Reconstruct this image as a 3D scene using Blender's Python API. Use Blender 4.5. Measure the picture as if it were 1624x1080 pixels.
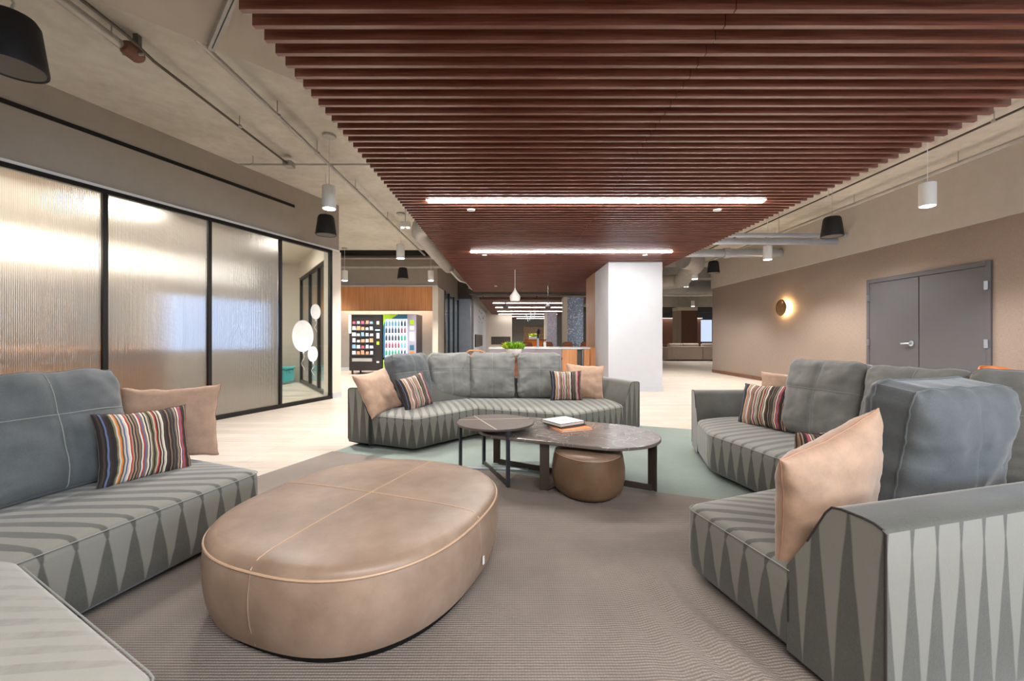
import bpy, math, random
from mathutils import Vector, Matrix, noise
random.seed(7)
R = math.radians
for o in list(bpy.data.objects): bpy.data.objects.remove(o)
SC = bpy.context.scene
COL = SC.collection
# ------------------------------------------------------------------ camera, world, exposure
EYE = 1.13
cam = bpy.data.cameras.new('camera'); cam.sensor_width = 36; cam.lens = 655/1624*36
cam.shift_y = -4/1624; cam.clip_start = .05; cam.clip_end = 100
co = bpy.data.objects.new('camera', cam); COL.objects.link(co)
co.location = (0, 0, EYE); co.rotation_euler = (R(90), 0, 0); SC.camera = co
w = bpy.data.worlds.new('world'); SC.world = w; w.use_nodes = True
w.node_tree.nodes['Background'].inputs[0].default_value = (.93, .97, 1, 1)
w.node_tree.nodes['Background'].inputs[1].default_value = .1
SC.view_settings.view_transform = 'Standard'; SC.view_settings.look = 'None'
SC.view_settings.gamma = 1; SC.view_settings.exposure = 1.55
SC.cycles.max_bounces = 8; SC.cycles.diffuse_bounces = 4; SC.cycles.glossy_bounces = 3
SC.cycles.transmission_bounces = 6; SC.cycles.transparent_max_bounces = 12
SC.cycles.use_denoising = True; SC.cycles.sample_clamp_indirect = 6
SC.cycles.caustics_reflective = False; SC.cycles.caustics_refractive = False

def lamp(kind, loc, power, color=(1, .975, .945), size=.1, rot=(0, 0, 0), size_y=None, angle=110, blend=.6, name='lamp_light'):
    l = bpy.data.lights.new(name, kind); l.energy = power; l.color = color
    if kind == 'AREA':
        l.size = size
        if size_y: l.shape = 'RECTANGLE'; l.size_y = size_y
    else: l.shadow_soft_size = size
    if kind == 'SPOT': l.spot_size = R(angle); l.spot_blend = blend
    o = bpy.data.objects.new(name, l); COL.objects.link(o); o.location = loc; o.rotation_euler = rot
    return o
# daylight from the window side of the room, behind the camera
lamp('AREA', (5.4, -2.4, 1.7), 85, (.6, .79, 1), 4, (R(80), 0, R(48)), 1.6, name='window_daylight')
# added unseen lamp over and behind the camera, continuing the linear row
lamp('AREA', (1, -.86, 2.72), 80, (1, .98, .95), 3.9, (0, 0, 0), .1, name='unseen_linear_lamp')
# added fill spots without fixtures, brightening the far zones and the lounge
for x, y, p in ((1, 12.3, 45), (-4.3, 11, 38), (9, 17, 60), (11.5, 26, 60), (.5, 20, 110), (.5, 26, 60), (0.5, 31, 90), (1.5, 37, 60), (4.8, 13, 80), (-6, 12.6, 25), (7.5, 30, 80), (4.9, 3.5, 60), (-2.3, 3.6, 50), (5.6, 7.2, 50)):
    lamp('SPOT', (x, y, 2.68), p, size=.15, angle=150, blend=.8)

# ------------------------------------------------------------------ materials
def lin(c):
    return tuple(((v/255)/12.92 if v/255 <= .04045 else ((v/255+.055)/1.055)**2.4) for v in c) + (1,)
class NT:
    def __init__(s, name):
        s.m = bpy.data.materials.new(name); s.m.use_nodes = True
        s.t = s.m.node_tree; s.b = s.t.nodes['Principled BSDF']; s.out = s.t.nodes['Material Output']
    def n(s, typ, **kw):
        x = s.t.nodes.new(typ)
        for k, v in kw.items():
            if k in x.inputs.keys(): x.inputs[k].default_value = v
            else: setattr(x, k, v)
        return x
    def l(s, a, b): s.t.links.new(a, b)
    def obj(s, scale=(1, 1, 1), rot=(0, 0, 0), uv=False):
        tc = s.n('ShaderNodeTexCoord'); mp = s.n('ShaderNodeMapping')
        mp.inputs['Scale'].default_value = scale; mp.inputs['Rotation'].default_value = rot
        s.l(tc.outputs['UV' if uv else 'Object'], mp.inputs[0]); return mp.outputs[0]
    def noise(s, scale, vec=None, detail=3, rough=.5):
        x = s.n('ShaderNodeTexNoise'); x.inputs['Scale'].default_value = scale; x.inputs['Detail'].default_value = detail
        x.inputs['Roughness'].default_value = rough
        if vec: s.l(vec, x.inputs['Vector'])
        return x.outputs[0]
    def ramp(s, fac, stops, const=False):
        r = s.n('ShaderNodeValToRGB'); e = r.color_ramp
        if const: e.interpolation = 'CONSTANT'
        while len(e.elements) < len(stops): e.elements.new(.5)
        for el, (p, c) in zip(e.elements, stops): el.position = p; el.color = c
        s.l(fac, r.inputs[0]); return r.outputs[0]
    def math(s, op, a, b=None, c=None):
        x = s.n('ShaderNodeMath'); x.operation = op
        for i, v in enumerate((a, b, c)):
            if v is None: continue
            if isinstance(v, (int, float)): x.inputs[i].default_value = v
            else: s.l(v, x.inputs[i])
        return x.outputs[0]
    def mix(s, fac, a, b):
        x = s.n('ShaderNodeMix'); x.data_type = 'RGBA'
        for i, v in ((0, fac), (6, a), (7, b)):
            if isinstance(v, (int, float, tuple)): x.inputs[i].default_value = v
            else: s.l(v, x.inputs[i])
        return x.outputs[2]
    def bump(s, h, strength=.3, dist=.01):
        x = s.n('ShaderNodeBump'); x.inputs['Strength'].default_value = strength; x.inputs['Distance'].default_value = dist
        s.l(h, x.inputs['Height']); s.l(x.outputs[0], s.b.inputs['Normal']); return x
    def set(s, color=None, rough=.5, metal=0, **kw):
        if color is not None:
            if isinstance(color, tuple): s.b.inputs['Base Color'].default_value = color
            else: s.l(color, s.b.inputs['Base Color'])
        s.b.inputs['Roughness'].default_value = rough; s.b.inputs['Metallic'].default_value = metal
        for k, v in kw.items(): s.b.inputs[k.replace('_', ' ')].default_value = v
        return s.m
def plain(name, c, rough=.5, metal=0, var=.06, scale=6, **kw):
    t = NT(name); c = lin(c); n = t.noise(scale, t.obj())
    d = tuple(v*(1-var) for v in c[:3]) + (1,); u = tuple(min(1, v*(1+var)) for v in c[:3]) + (1,)
    return t.set(t.ramp(n, [(.3, d), (.7, u)]), rough, metal, **kw)
def glow(name, c, s):
    t = NT(name); m = t.set(lin(c), .6); t.b.inputs['Emission Color'].default_value = lin(c); t.b.inputs['Emission Strength'].default_value = s; return m
M = {}
def build_mats():
    # concrete slab
    t = NT('concrete'); v = t.obj(); a = t.noise(.9, v, 6, .65); b = t.noise(7, v, 5, .6)
    c = t.mix(.35, t.ramp(a, [(.3, lin((192, 185, 172))), (.52, lin((216, 211, 200))), (.72, lin((228, 224, 215)))]),
              t.ramp(b, [(.3, lin((172, 164, 150))), (.6, lin((210, 206, 196)))]))
    t.bump(b, .25, .02); M['concrete'] = t.set(c, .85)
    M['soffit_paint'] = plain('soffit_paint', (164, 156, 146), .8, var=.03)
    M['soffit_light'] = plain('soffit_light', (190, 183, 174), .8, var=.03)
    M['cloud'] = plain('cloud', (196, 186, 174), .85, var=.03)
    M['white'] = plain('white_paint', (196, 199, 205), .7, var=.015)
    M['cream'] = plain('cream_paint', (222, 212, 198), .75, var=.02)
    M['greywall'] = plain('grey_wall', (158, 156, 150), .75, var=.03)
    M['darkgrey'] = plain('dark_grey_paint', (96, 92, 88), .7)
    M['black'] = plain('black_metal', (14, 13, 13), .4, .2)
    M['blackcloth'] = plain('black_grille', (9, 9, 10), .6)
    M['doorgrey'] = plain('door_paint', (84, 83, 86), .5, var=.03)
    M['steel'] = plain('steel', (190, 198, 208), .28, .9, var=.03)
    M['galv'] = plain('galvanised', (176, 173, 168), .5, .35, var=.1)
    M['bronze'] = plain('bronze_metal', (84, 76, 68), .42, .5)
    M['bluegrey_metal'] = plain('blue_grey_metal', (70, 76, 84), .4, .5)
    M['brass'] = plain('brass', (168, 130, 88), .3, .8, var=.2, scale=30)
    M['inlay'] = plain('inlay', (226, 208, 186), .35, .2)
    M['paper'] = plain('paper', (240, 236, 226), .7)
    M['orange'] = plain('orange_cover', (240, 128, 34), .5)
    M['redlabel'] = plain('red_cover', (140, 48, 44), .5)
    M['darkcover'] = plain('dark_cover', (52, 44, 44), .5)
    M['amber'] = plain('amber_cabinet', (240, 160, 70), .5)
    M['teal'] = plain('teal_plastic', (70, 176, 180), .45)
    M['green'] = plain('leaf_green', (104, 178, 50), .5, var=.35, scale=30)
    M['lime'] = plain('leaf_lime', (196, 214, 60), .5, var=.25, scale=30)
    M['bowl'] = plain('bowl_white', (238, 239, 238), .4)
    M['counter'] = plain('counter_stone', (226, 224, 226), .3)
    M['lavender'] = plain('cabinet_grey', (150, 140, 146), .45)
    M['lightmetal'] = plain('light_metal', (176, 184, 194), .35, .5)
    M['glow'] = glow('lamp_white', (255, 251, 245), 40)
    M['glow_soft'] = glow('lamp_soft', (255, 248, 238), .5)
    M['sconce_glow'] = glow('sconce_glow', (255, 214, 150), 22)
    M['screen_blue'] = glow('screen_blue', (190, 212, 255), .75)
    M['vend_light'] = glow('vending_backlight', (222, 240, 255), .5)
    M['vend_strip'] = glow('vending_strip', (255, 252, 225), .8)
    M['window_sky'] = glow('window_daylight_pane', (205, 222, 248), .32)
    M['vendblack'] = plain('vending_black', (38, 34, 34), .4)
    M['vendsilver'] = plain('vending_silver', (176, 170, 190), .35, .3)
    M['venddark'] = plain('vending_dark', (60, 58, 68), .45)
    M['vendblue'] = plain('vending_blue', (36, 100, 130), .45)
    M['vendgreen'] = plain('vending_green', (170, 214, 30), .5)
    # wood for the slats
    t = NT('slat_wood'); v = t.obj((1, 22, 22)); a = t.noise(1.6, v, 5, .6); w_ = t.noise(5, t.obj((1, 40, 40)), 3)
    c = t.mix(.4, t.ramp(a, [(.3, lin((84, 42, 32))), (.5, lin((122, 70, 54))), (.7, lin((154, 100, 82)))]), t.ramp(w_, [(.35, lin((92, 46, 34))), (.65, lin((146, 90, 70)))]))
    M['slat'] = t.set(c, .3, Coat_Weight=.4, Coat_Roughness=.2)
    def wood(name, c1, c2, sc=(12, 12, 1), rough=.45):
        t = NT(name); a = t.noise(2.2, t.obj(sc), 4, .6); return t.set(t.ramp(a, [(.32, lin(c1)), (.68, lin(c2))]), rough)
    M['orangewood'] = wood('oak_panel', (196, 128, 78), (222, 158, 104), (14, 14, .5))
    M['oakside'] = wood('oak_side', (158, 122, 94), (190, 152, 122), (14, 14, .5))
    M['walnut'] = wood('walnut', (110, 62, 40), (150, 90, 60), (1, 14, 14))
    M['plywood'] = wood('moulded_ply', (170, 96, 50), (214, 138, 82), (1, 1, 14), .35)
    M['brownpanel'] = wood('brown_panel', (96, 62, 44), (120, 82, 60), (9, 9, 9))
    # planks
    t = NT('floor_planks'); v = t.obj()
    br = t.n('ShaderNodeTexBrick'); t.l(v, br.inputs['Vector'])
    for k, x in (('Color1', lin((214, 203, 190))), ('Color2', lin((190, 176, 161))), ('Mortar', lin((150, 132, 116))), ('Scale', 1.0), ('Mortar Size', .0025), ('Brick Width', 1.22), ('Row Height', .18), ('Bias', 0.0)):
        br.inputs[k].default_value = x
    br.offset = .37
    g = t.noise(1.6, t.obj((1.2, 16, 1)), 5, .65)
    c = t.mix(.45, br.outputs[0], t.ramp(g, [(.3, lin((170, 156, 142))), (.55, lin((206, 194, 180))), (.75, lin((224, 215, 204)))]))
    M['floor'] = t.set(c, .38)
    # linen wallpaper
    t = NT('linen_wallpaper'); a = t.noise(5, t.obj((3, 3, 60)), 3, .7); b = t.noise(5, t.obj((60, 60, 3)), 3, .7); d = t.noise(.8, t.obj(), 2)
    f = t.math('ADD', t.math('MULTIPLY', a, .5), t.math('MULTIPLY', b, .5))
    c = t.mix(.25, t.ramp(f, [(.35, lin((118, 103, 93))), (.65, lin((158, 141, 128)))]), t.ramp(d, [(.3, lin((128, 113, 102))), (.7, lin((150, 134, 122)))]))
    t.bump(f, .25, .004); M['linen'] = t.set(c, .6)
    # rugs
    def rug(name, c1, c2, rot):
        t = NT(name); v = t.obj((1, 1, 1), (0, 0, rot))
        wv = t.n('ShaderNodeTexWave'); wv.wave_type = 'BANDS'; wv.bands_direction = 'Y'; t.l(v, wv.inputs['Vector'])
        wv.inputs['Scale'].default_value = 26; wv.inputs['Distortion'].default_value = .5; wv.inputs['Detail Scale'].default_value = 4
        w2 = t.n('ShaderNodeTexWave'); w2.wave_type = 'BANDS'; w2.bands_direction = 'X'; t.l(v, w2.inputs['Vector'])
        w2.inputs['Scale'].default_value = 30; w2.inputs['Distortion'].default_value = 1.5
        h = t.math('MULTIPLY', wv.outputs[1], t.math('ADD', .55, t.math('MULTIPLY', w2.outputs[1], .45)))
        n = t.noise(2.2, v, 4, .6); n2 = t.noise(220, v, 2)
        c = t.mix(t.math('MULTIPLY', n2, .5), t.mix(h, lin(c1), lin(c2)), t.ramp(n, [(.3, lin(c1)), (.7, lin(c2))]))
        t.bump(h, .55, .006); return t.set(c, .95)
    M['rug'] = rug('taupe_rug', (108, 98, 92), (162, 150, 141), 0)
    M['greenrug'] = rug('green_rug', (120, 131, 125), (158, 169, 162), R(20))
    # velvet; the woven pattern is bands on the seat that end in pointed teeth on the fronts
    def velvet(name, dark, light, pattern=True):
        t = NT(name); v = t.obj(); n1 = t.noise(9, v, 5, .65); n2 = t.noise(150, v, 3, .7)
        base = t.mix(t.ramp(n1, [(.3, (0, 0, 0, 1)), (.7, (1, 1, 1, 1))]), lin(tuple(x*.9 for x in dark)), lin(tuple(x*1.1 for x in dark)))
        if pattern:
            sp = t.n('ShaderNodeSeparateXYZ'); tc = t.n('ShaderNodeTexCoord'); t.l(tc.outputs['UV'], sp.inputs[0])
            wob = t.math('MULTIPLY', t.math('SUBTRACT', t.noise(3, v, 2), .5), .02)
            u = t.math('ADD', sp.outputs[0], wob)
            tri = t.math('MULTIPLY', t.math('ABSOLUTE', t.math('SUBTRACT', t.math('FRACT', t.math('DIVIDE', u, .1)), .5)), 2.0)
            vv = sp.outputs[1]
            vv = t.math('ADD', vv, 0.0)
            thr = t.math('MINIMUM', t.math('MULTIPLY', vv, 1.05), t.math('MAXIMUM', t.math('SUBTRACT', 2.2, t.math('MULTIPLY', vv, 1.4)), .52))
            m = t.n('ShaderNodeMapRange'); t.l(t.math('SUBTRACT', thr, tri), m.inputs[0]); m.inputs[1].default_value = -.03; m.inputs[2].default_value = .07
            off = t.math('LESS_THAN', vv, 2.3)
            fade = t.n('ShaderNodeMapRange'); t.l(vv, fade.inputs[0]); fade.inputs[1].default_value = 1.75; fade.inputs[2].default_value = 2.0; fade.inputs[3].default_value = 1; fade.inputs[4].default_value = .55
            fac = t.math('MULTIPLY', t.math('MULTIPLY', m.outputs[0], off), fade.outputs[0])
            base = t.mix(t.math('MULTIPLY', fac, .75), base, lin(light))
        c = t.mix(t.math('MULTIPLY', n2, .3), base, lin(light))
        t.bump(n2, .2, .003)
        return t.set(c, .7, Sheen_Weight=.4, Sheen_Roughness=.4)
    M['velvet'] = velvet('velvet_grey_green', (66, 66, 61), (140, 138, 129))
    M['velvetlit'] = velvet('velvet_lit', (146, 144, 135), (162, 160, 151))  # lit copy of the velvet; strong light on the corner seat painted in
    M['velvetplain'] = velvet('velvet_plain', (108, 108, 104), (160, 159, 154), False)
    M['velvetblue'] = velvet('velvet_slate', (76, 80, 82), (134, 139, 141), False)
    M['pink'] = velvet('pink_velvet', (178, 144, 120), (202, 170, 146), False)
    M['stitch'] = plain('stitching', (150, 151, 145), .8)
    M['pinkpipe'] = plain('pink_piping', (178, 136, 112), .8)
    M['shade_white'] = plain('shade_white', (248, 247, 245), .5, var=.0)
    M['beigecloth'] = plain('beige_cloth', (168, 152, 138), .9, var=.1, scale=30)
    # striped cloth
    t = NT('striped_cloth'); sp = t.n('ShaderNodeSeparateXYZ'); tc = t.n('ShaderNodeTexCoord'); t.l(tc.outputs['UV'], sp.inputs[0])
    wn = t.n('ShaderNodeTexWhiteNoise'); wn.noise_dimensions = '1D'
    t.l(t.math('FLOOR', t.math('MULTIPLY', sp.outputs[0], 62)), wn.inputs['W'])
    cs = [(60, 48, 44), (206, 190, 170), (70, 56, 50), (232, 224, 208), (150, 120, 96), (92, 88, 80), (190, 62, 44), (214, 196, 176), (48, 40, 38), (120, 116, 84), (226, 130, 50), (96, 112, 150), (176, 150, 128), (40, 34, 34), (236, 230, 218)]
    c = t.ramp(wn.outputs[0], [(i/len(cs), lin(x)) for i, x in enumerate(cs)], True)
    nn = t.noise(160, t.obj(), 2); t.bump(nn, .3, .003); M['striped'] = t.set(c, .85)
    # leathers
    def leather(name, c1, c2):
        t = NT(name); v = t.obj(); a = t.noise(3.2, v, 5, .65); b = t.noise(120, v, 3)
        t.bump(b, .12, .003); return t.set(t.ramp(a, [(.3, lin(c1)), (.5, lin(tuple((p+q)/2 for p, q in zip(c1, c2)))), (.72, lin(c2))]), .42)
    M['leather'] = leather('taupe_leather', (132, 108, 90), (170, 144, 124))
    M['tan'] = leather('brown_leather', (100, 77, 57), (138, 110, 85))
    M['piping'] = plain('leather_piping', (198, 164, 136), .5)
    # marble
    t = NT('dark_marble'); v = t.obj(); a = t.noise(2.5, v, 6, .7)
    vo = t.n('ShaderNodeTexVoronoi'); vo.feature = 'DISTANCE_TO_EDGE'; vo.inputs['Scale'].default_value = 3
    mx = t.n('ShaderNodeVectorMath'); mx.operation = 'ADD'; nz = t.n('ShaderNodeTexNoise'); nz.inputs['Scale'].default_value = 3; t.l(v, nz.inputs['Vector']); t.l(v, mx.inputs[0]); t.l(nz.outputs[1], mx.inputs[1]); t.l(mx.outputs[0], vo.inputs['Vector'])
    c = t.mix(t.ramp(vo.outputs[0], [(0, (1, 1, 1, 1)), (.012, (0, 0, 0, 1))]), t.ramp(a, [(.3, lin((98, 88, 84))), (.7, lin((134, 125, 120)))]), lin((190, 180, 172)))
    M['marble'] = t.set(c, .16)
    M['darktop'] = plain('dark_top', (96, 84, 78), .28, var=.12, scale=3)
    # glass
    t = NT('clear_glass'); tr = t.n('ShaderNodeBsdfTransparent'); gl = t.n('ShaderNodeBsdfGlossy'); gl.inputs['Roughness'].default_value = .02
    tr.inputs[0].default_value = (.93, .96, .95, 1)
    fr = t.n('ShaderNodeLayerWeight'); mxs = t.n('ShaderNodeMixShader'); t.l(t.math('ADD', .03, t.math('MULTIPLY', t.math('POWER', fr.outputs[1], 4), .8)), mxs.inputs[0]); t.l(tr.outputs[0], mxs.inputs[1]); t.l(gl.outputs[0], mxs.inputs[2]); t.l(mxs.outputs[0], t.out.inputs[0]); M['glass'] = t.m
    t = NT('reeded_glass'); tc = t.obj()
    wv = t.n('ShaderNodeTexWave'); wv.wave_type = 'BANDS'; wv.bands_direction = 'X'; t.l(tc, wv.inputs['Vector']); wv.inputs['Scale'].default_value = 22; wv.inputs['Distortion'].default_value = .3
    nz = t.noise(14, tc, 3); h = t.math('ADD', t.math('MULTIPLY', wv.outputs[1], .3), t.math('MULTIPLY', nz, 1.1))
    bp = t.n('ShaderNodeBump'); bp.inputs['Strength'].default_value = .5; bp.inputs['Distance'].default_value = .012; t.l(h, bp.inputs['Height'])
    rf = t.n('ShaderNodeBsdfRefraction'); rf.inputs['Roughness'].default_value = .34; rf.inputs['IOR'].default_value = 1.3; t.l(bp.outputs[0], rf.inputs['Normal'])
    rf.inputs[0].default_value = (.95, .95, .93, 1)
    gl = t.n('ShaderNodeBsdfGlossy'); gl.inputs['Roughness'].default_value = .16; t.l(bp.outputs[0], gl.inputs['Normal'])
    tl = t.n('ShaderNodeBsdfTranslucent'); tl.inputs[0].default_value = (.9, .88, .84, 1)
    m1 = t.n('ShaderNodeMixShader'); m1.inputs[0].default_value = .2; t.l(rf.outputs[0], m1.inputs[1]); t.l(tl.outputs[0], m1.inputs[2])
    lw = t.n('ShaderNodeFresnel'); lw.inputs['IOR'].default_value = 1.6; t.l(bp.outputs[0], lw.inputs['Normal'])
    m2 = t.n('ShaderNodeMixShader'); t.l(lw.outputs[0], m2.inputs[0]); t.l(m1.outputs[0], m2.inputs[1]); t.l(gl.outputs[0], m2.inputs[2]); t.l(m2.outputs[0], t.out.inputs[0])
    M['reeded'] = t.m
    # mosaic
    def mosaic(name, c1, c2, c3):
        t = NT(name); vo = t.n('ShaderNodeTexVoronoi'); vo.inputs['Scale'].default_value = 26; t.l(t.obj(), vo.inputs['Vector'])
        wn = t.n('ShaderNodeTexWhiteNoise'); t.l(vo.outputs['Position'], wn.inputs[0])
        return t.set(t.ramp(wn.outputs[0], [(0, lin(c1)), (.5, lin(c2)), (.85, lin(c3))], True), .25)
    M['mosaic'] = mosaic('blue_mosaic', (124, 134, 156), (150, 168, 198), (226, 236, 246))
    M['mosaicpale'] = mosaic('pale_mosaic', (160, 150, 168), (176, 166, 178), (200, 190, 196))
    M['cork'] = mosaic('log_end_panel', (168, 120, 64), (196, 148, 90), (214, 176, 122))
build_mats()

# ------------------------------------------------------------------ mesh helpers
class G:
    def __init__(s): s.v = []; s.f = []; s.uv = {}
    def add(s, vs, fs, uvs=None):
        b = len(s.v); s.v += [Vector(p) for p in vs]; s.f += [tuple(i+b for i in f) for f in fs]
        if uvs:
            for i, u in enumerate(uvs): s.uv[b+i] = u
        return s
    def box(s, x0, x1, y0, y1, z0, z1, rz=0, piv=None):
        vs = [Vector(p) for p in ((x0, y0, z0), (x1, y0, z0), (x1, y1, z0), (x0, y1, z0), (x0, y0, z1), (x1, y0, z1), (x1, y1, z1), (x0, y1, z1))]
        if rz:
            c = Vector(piv or ((x0+x1)/2, (y0+y1)/2, 0)); m = Matrix.Rotation(rz, 3, 'Z'); vs = [m @ (p-c) + c for p in vs]
        return s.add(vs, [(0, 3, 2, 1), (4, 5, 6, 7), (0, 1, 5, 4), (1, 2, 6, 5), (2, 3, 7, 6), (3, 0, 4, 7)])
    def bar(s, a, b, wd, z0, z1):   # upright slab along the line a-b
        a = Vector((a[0], a[1], 0)); b = Vector((b[0], b[1], 0)); d = (b-a).normalized(); n = Vector((-d.y, d.x, 0))*wd/2
        q = [a-n, b-n, b+n, a+n]; vs = [p+Vector((0, 0, z0)) for p in q]+[p+Vector((0, 0, z1)) for p in q]
        return s.add(vs, [(0, 3, 2, 1), (4, 5, 6, 7), (0, 1, 5, 4), (1, 2, 6, 5), (2, 3, 7, 6), (3, 0, 4, 7)])
    def prism(s, pts, z0, z1):
        n = len(pts); vs = [(p[0], p[1], z0) for p in pts]+[(p[0], p[1], z1) for p in pts]
        return s.add(vs, [tuple(range(n))[::-1], tuple(range(n, 2*n))]+[(i, (i+1) % n, (i+1) % n+n, i+n) for i in range(n)])
    def lathe(s, prof, c=(0, 0, 0), n=32, squash=None):
        vs = []; fs = []; m = len(prof)
        for i in range(n):
            a = 2*math.pi*i/n
            for r, z in prof:
                vs.append((c[0]+r*math.cos(a), c[1]+r*math.sin(a), c[2]+z))
        for i in range(n):
            j = (i+1) % n
            for k in range(m-1): fs.append((i*m+k, j*m+k, j*m+k+1, i*m+k+1))
        fs.append(tuple(i*m for i in range(n))[::-1]); fs.append(tuple(i*m+m-1 for i in range(n)))
        return s.add(vs, fs)
    def tube(s, pts, r, n=10, rr=None):
        pts = [Vector(p) for p in pts]; m = len(pts); vs = []
        for i, p in enumerate(pts):
            d = (pts[min(i+1, m-1)]-pts[max(i-1, 0)]).normalized()
            up = Vector((0, 0, 1)) if abs(d.z) < .95 else Vector((1, 0, 0))
            a = d.cross(up).normalized(); b = a.cross(d).normalized(); q = rr[i] if rr else r
            for k in range(n):
                t = 2*math.pi*k/n; vs.append(p+a*math.cos(t)*q+b*math.sin(t)*q)
        fs = []
        for i in range(m-1):
            for k in range(n): fs.append((i*n+k, i*n+(k+1) % n, (i+1)*n+(k+1) % n, (i+1)*n+k))
        fs.append(tuple(range(n))[::-1]); fs.append(tuple(range((m-1)*n, m*n)))
        return s.add(vs, fs)
def link(name, data, parent=None, loc=(0, 0, 0), rot=(0, 0, 0)):
    o = bpy.data.objects.new(name, data); COL.objects.link(o); o.location = loc; o.rotation_euler = rot
    if parent: o.parent = parent
    return o
def obj(name, g, m, parent=None, org=None, smooth=False, bevel=0, sub=0, fix=True, loc=None, rot=(0, 0, 0)):
    """one mesh object; org = world point that becomes the origin, loc = place it there"""
    me = bpy.data.meshes.new(name); o_ = Vector(org) if org else Vector((0, 0, 0))
    me.from_pydata([p-o_ for p in g.v], [], g.f)
    if g.uv:
        l = me.uv_layers.new(name='UVMap')
        for lp in me.loops: l.data[lp.index].uv = g.uv.get(lp.vertex_index, (0, 9))
    if fix:
        import bmesh
        b = bmesh.new(); b.from_mesh(me); bmesh.ops.recalc_face_normals(b, faces=b.faces); b.to_mesh(me); b.free()
    me.materials.append(M[m] if isinstance(m, str) else m)
    if smooth:
        for p in me.polygons: p.use_smooth = True
        if smooth != 'all': me.set_sharp_from_angle(angle=R(smooth if smooth is not True else 40))
    o = link(name, me, parent, loc if loc is not None else tuple(o_), rot)
    if bevel:
        x = o.modifiers.new('bevel', 'BEVEL'); x.width = bevel; x.segments = 2; x.limit_method = 'ANGLE'
    if sub:
        x = o.modifiers.new('subsurf', 'SUBSURF'); x.levels = sub; x.render_levels = sub
    return o
def empty(name, loc=(0, 0, 0), rot=(0, 0, 0)):
    return link(name, None, None, loc, rot)
def tag(o, label, cat, group=None, kind=None):
    o['label'] = label; o['category'] = cat
    if group: o['group'] = group
    if kind: o['kind'] = kind
    return o
def struct(name, g, m, **k):
    o = obj(name, g, m, **k); o['kind'] = 'structure'; return o
def copy_tree(o, parent=None):
    c = o.copy(); COL.objects.link(c); c.parent = parent
    for ch in list(o.children): copy_tree(ch, c)
    return c
def grp(parts, root):   # parts built in world coordinates keep their place under a moved root
    for p in parts: p.location = Vector(p.location)-Vector(root.location)

# ------------------------------------------------------------------ room shell
ZC = 3.66
struct('floor', G().box(-13, 19, -3.2, 42, -.1, 0), 'floor')
struct('ceiling', G().box(-13, 19, -3.2, 42, ZC, ZC+.15), 'concrete')
def WL(y, off=0):      # point on the left glazed wall's line
    return (-4.744+.3518*(y-3.827)-off*.943, y+off*.332)
XR = 6.6
struct('wall_right', G().box(XR, XR+.2, -3.2, 13.6, 0, 2.75), 'linen')
struct('trim_1', G().box(XR-.04, XR+.2, -3.2, 13.62, 2.75, ZC), 'soffit_light')
struct('baseboard_right', G().box(XR-.015, XR, -3.2, 13.6, 0, .1), 'brownpanel')
# left wall: painted band above the glazing, a trim line with its light painted in white, end post
struct('wall_left', G().bar(WL(1.2, .1), WL(7.9, .1), .2, 2.80, ZC), 'soffit_paint')
struct('trim_2', G().bar(WL(1.2, .07), WL(7.9, .07), .18, 2.765, 2.80), 'shade_white')
struct('trim_3', G().bar(WL(7.72, .08), WL(7.93, .08), .2, 0, 2.765), 'cream')
obj_ = struct('baseboard_left', G().bar(WL(7.72, .08), WL(7.94, .08), .22, 0, .1), 'white')
# slot diffuser in the band
sl = obj('slot_diffuser', G().bar(WL(2.0, -.004), WL(6.93, -.004), .012, 3.315, 3.36), 'black')
tag(sl, 'long thin black slot set in the painted band above the reeded glass wall', 'air diffuser')
# room behind the glass
def off(y, d): return WL(y, d)
struct('wall_back', G().bar(off(1.2, 3.6), off(9.4, 3.6), .1, 0, 3.05), 'cream')
struct('wall_end', G().box(-6.3, -5.48, 10.7, 10.8, 0, 3.05), 'cream')
g = G(); g.prism([WL(1.2, .2), WL(7.8, .2), (-5.46, 10.75), (-6.3, 10.75), WL(1.2, 3.65)], 3.05, 3.12); struct('ceiling_meeting_room', g, 'cream')
for yy in (3.2, 5.4, 7.6):
    p = off(yy, 1.5); lamp('AREA', (p[0], p[1], 3.0), 10, (1, .95, .88), .5)

# glazed partition along the left wall
gp = empty('glass_partition', (*WL(5.5), 0)); parts = []
ys = [1.35, 2.42, 3.485, 4.546, 5.607, 6.66, 7.69]
for i in range(6):
    a = WL(ys[i]+.03); b = WL(ys[i+1]-.03)
    mid = Vector(((a[0]+b[0])/2, (a[1]+b[1])/2, 1.4)); L = math.dist(a, b)
    gg = G().box(-L/2, L/2, -.005, .005, -1.34, 1.32)
    o = obj('glass_pane', gg, 'glass' if i == 5 else 'reeded', gp, loc=mid, rot=(0, 0, math.atan2(b[1]-a[1], b[0]-a[0]))); parts.append(o)
    if i == 5: o['label'] = 'clear glass pane at the end'
for i, y in enumerate(ys):
    parts.append(obj('mullion', G().bar(WL(y-.022), WL(y+.022), .06, .03, 2.73), 'black', gp, org=(*WL(y), 0)))
parts.append(obj('top_rail', G().bar(WL(1.3), WL(7.71), .07, 2.715, 2.765), 'black', gp, org=(*WL(5), 2.7)))
parts.append(obj('bottom_rail', G().bar(WL(1.3), WL(7.71), .07, 0, .06), 'black', gp, org=(*WL(5), 0)))
grp(parts, gp); tag(gp, 'long black-framed partition of reeded glass with one clear pane at its end', 'glass partition')
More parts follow.
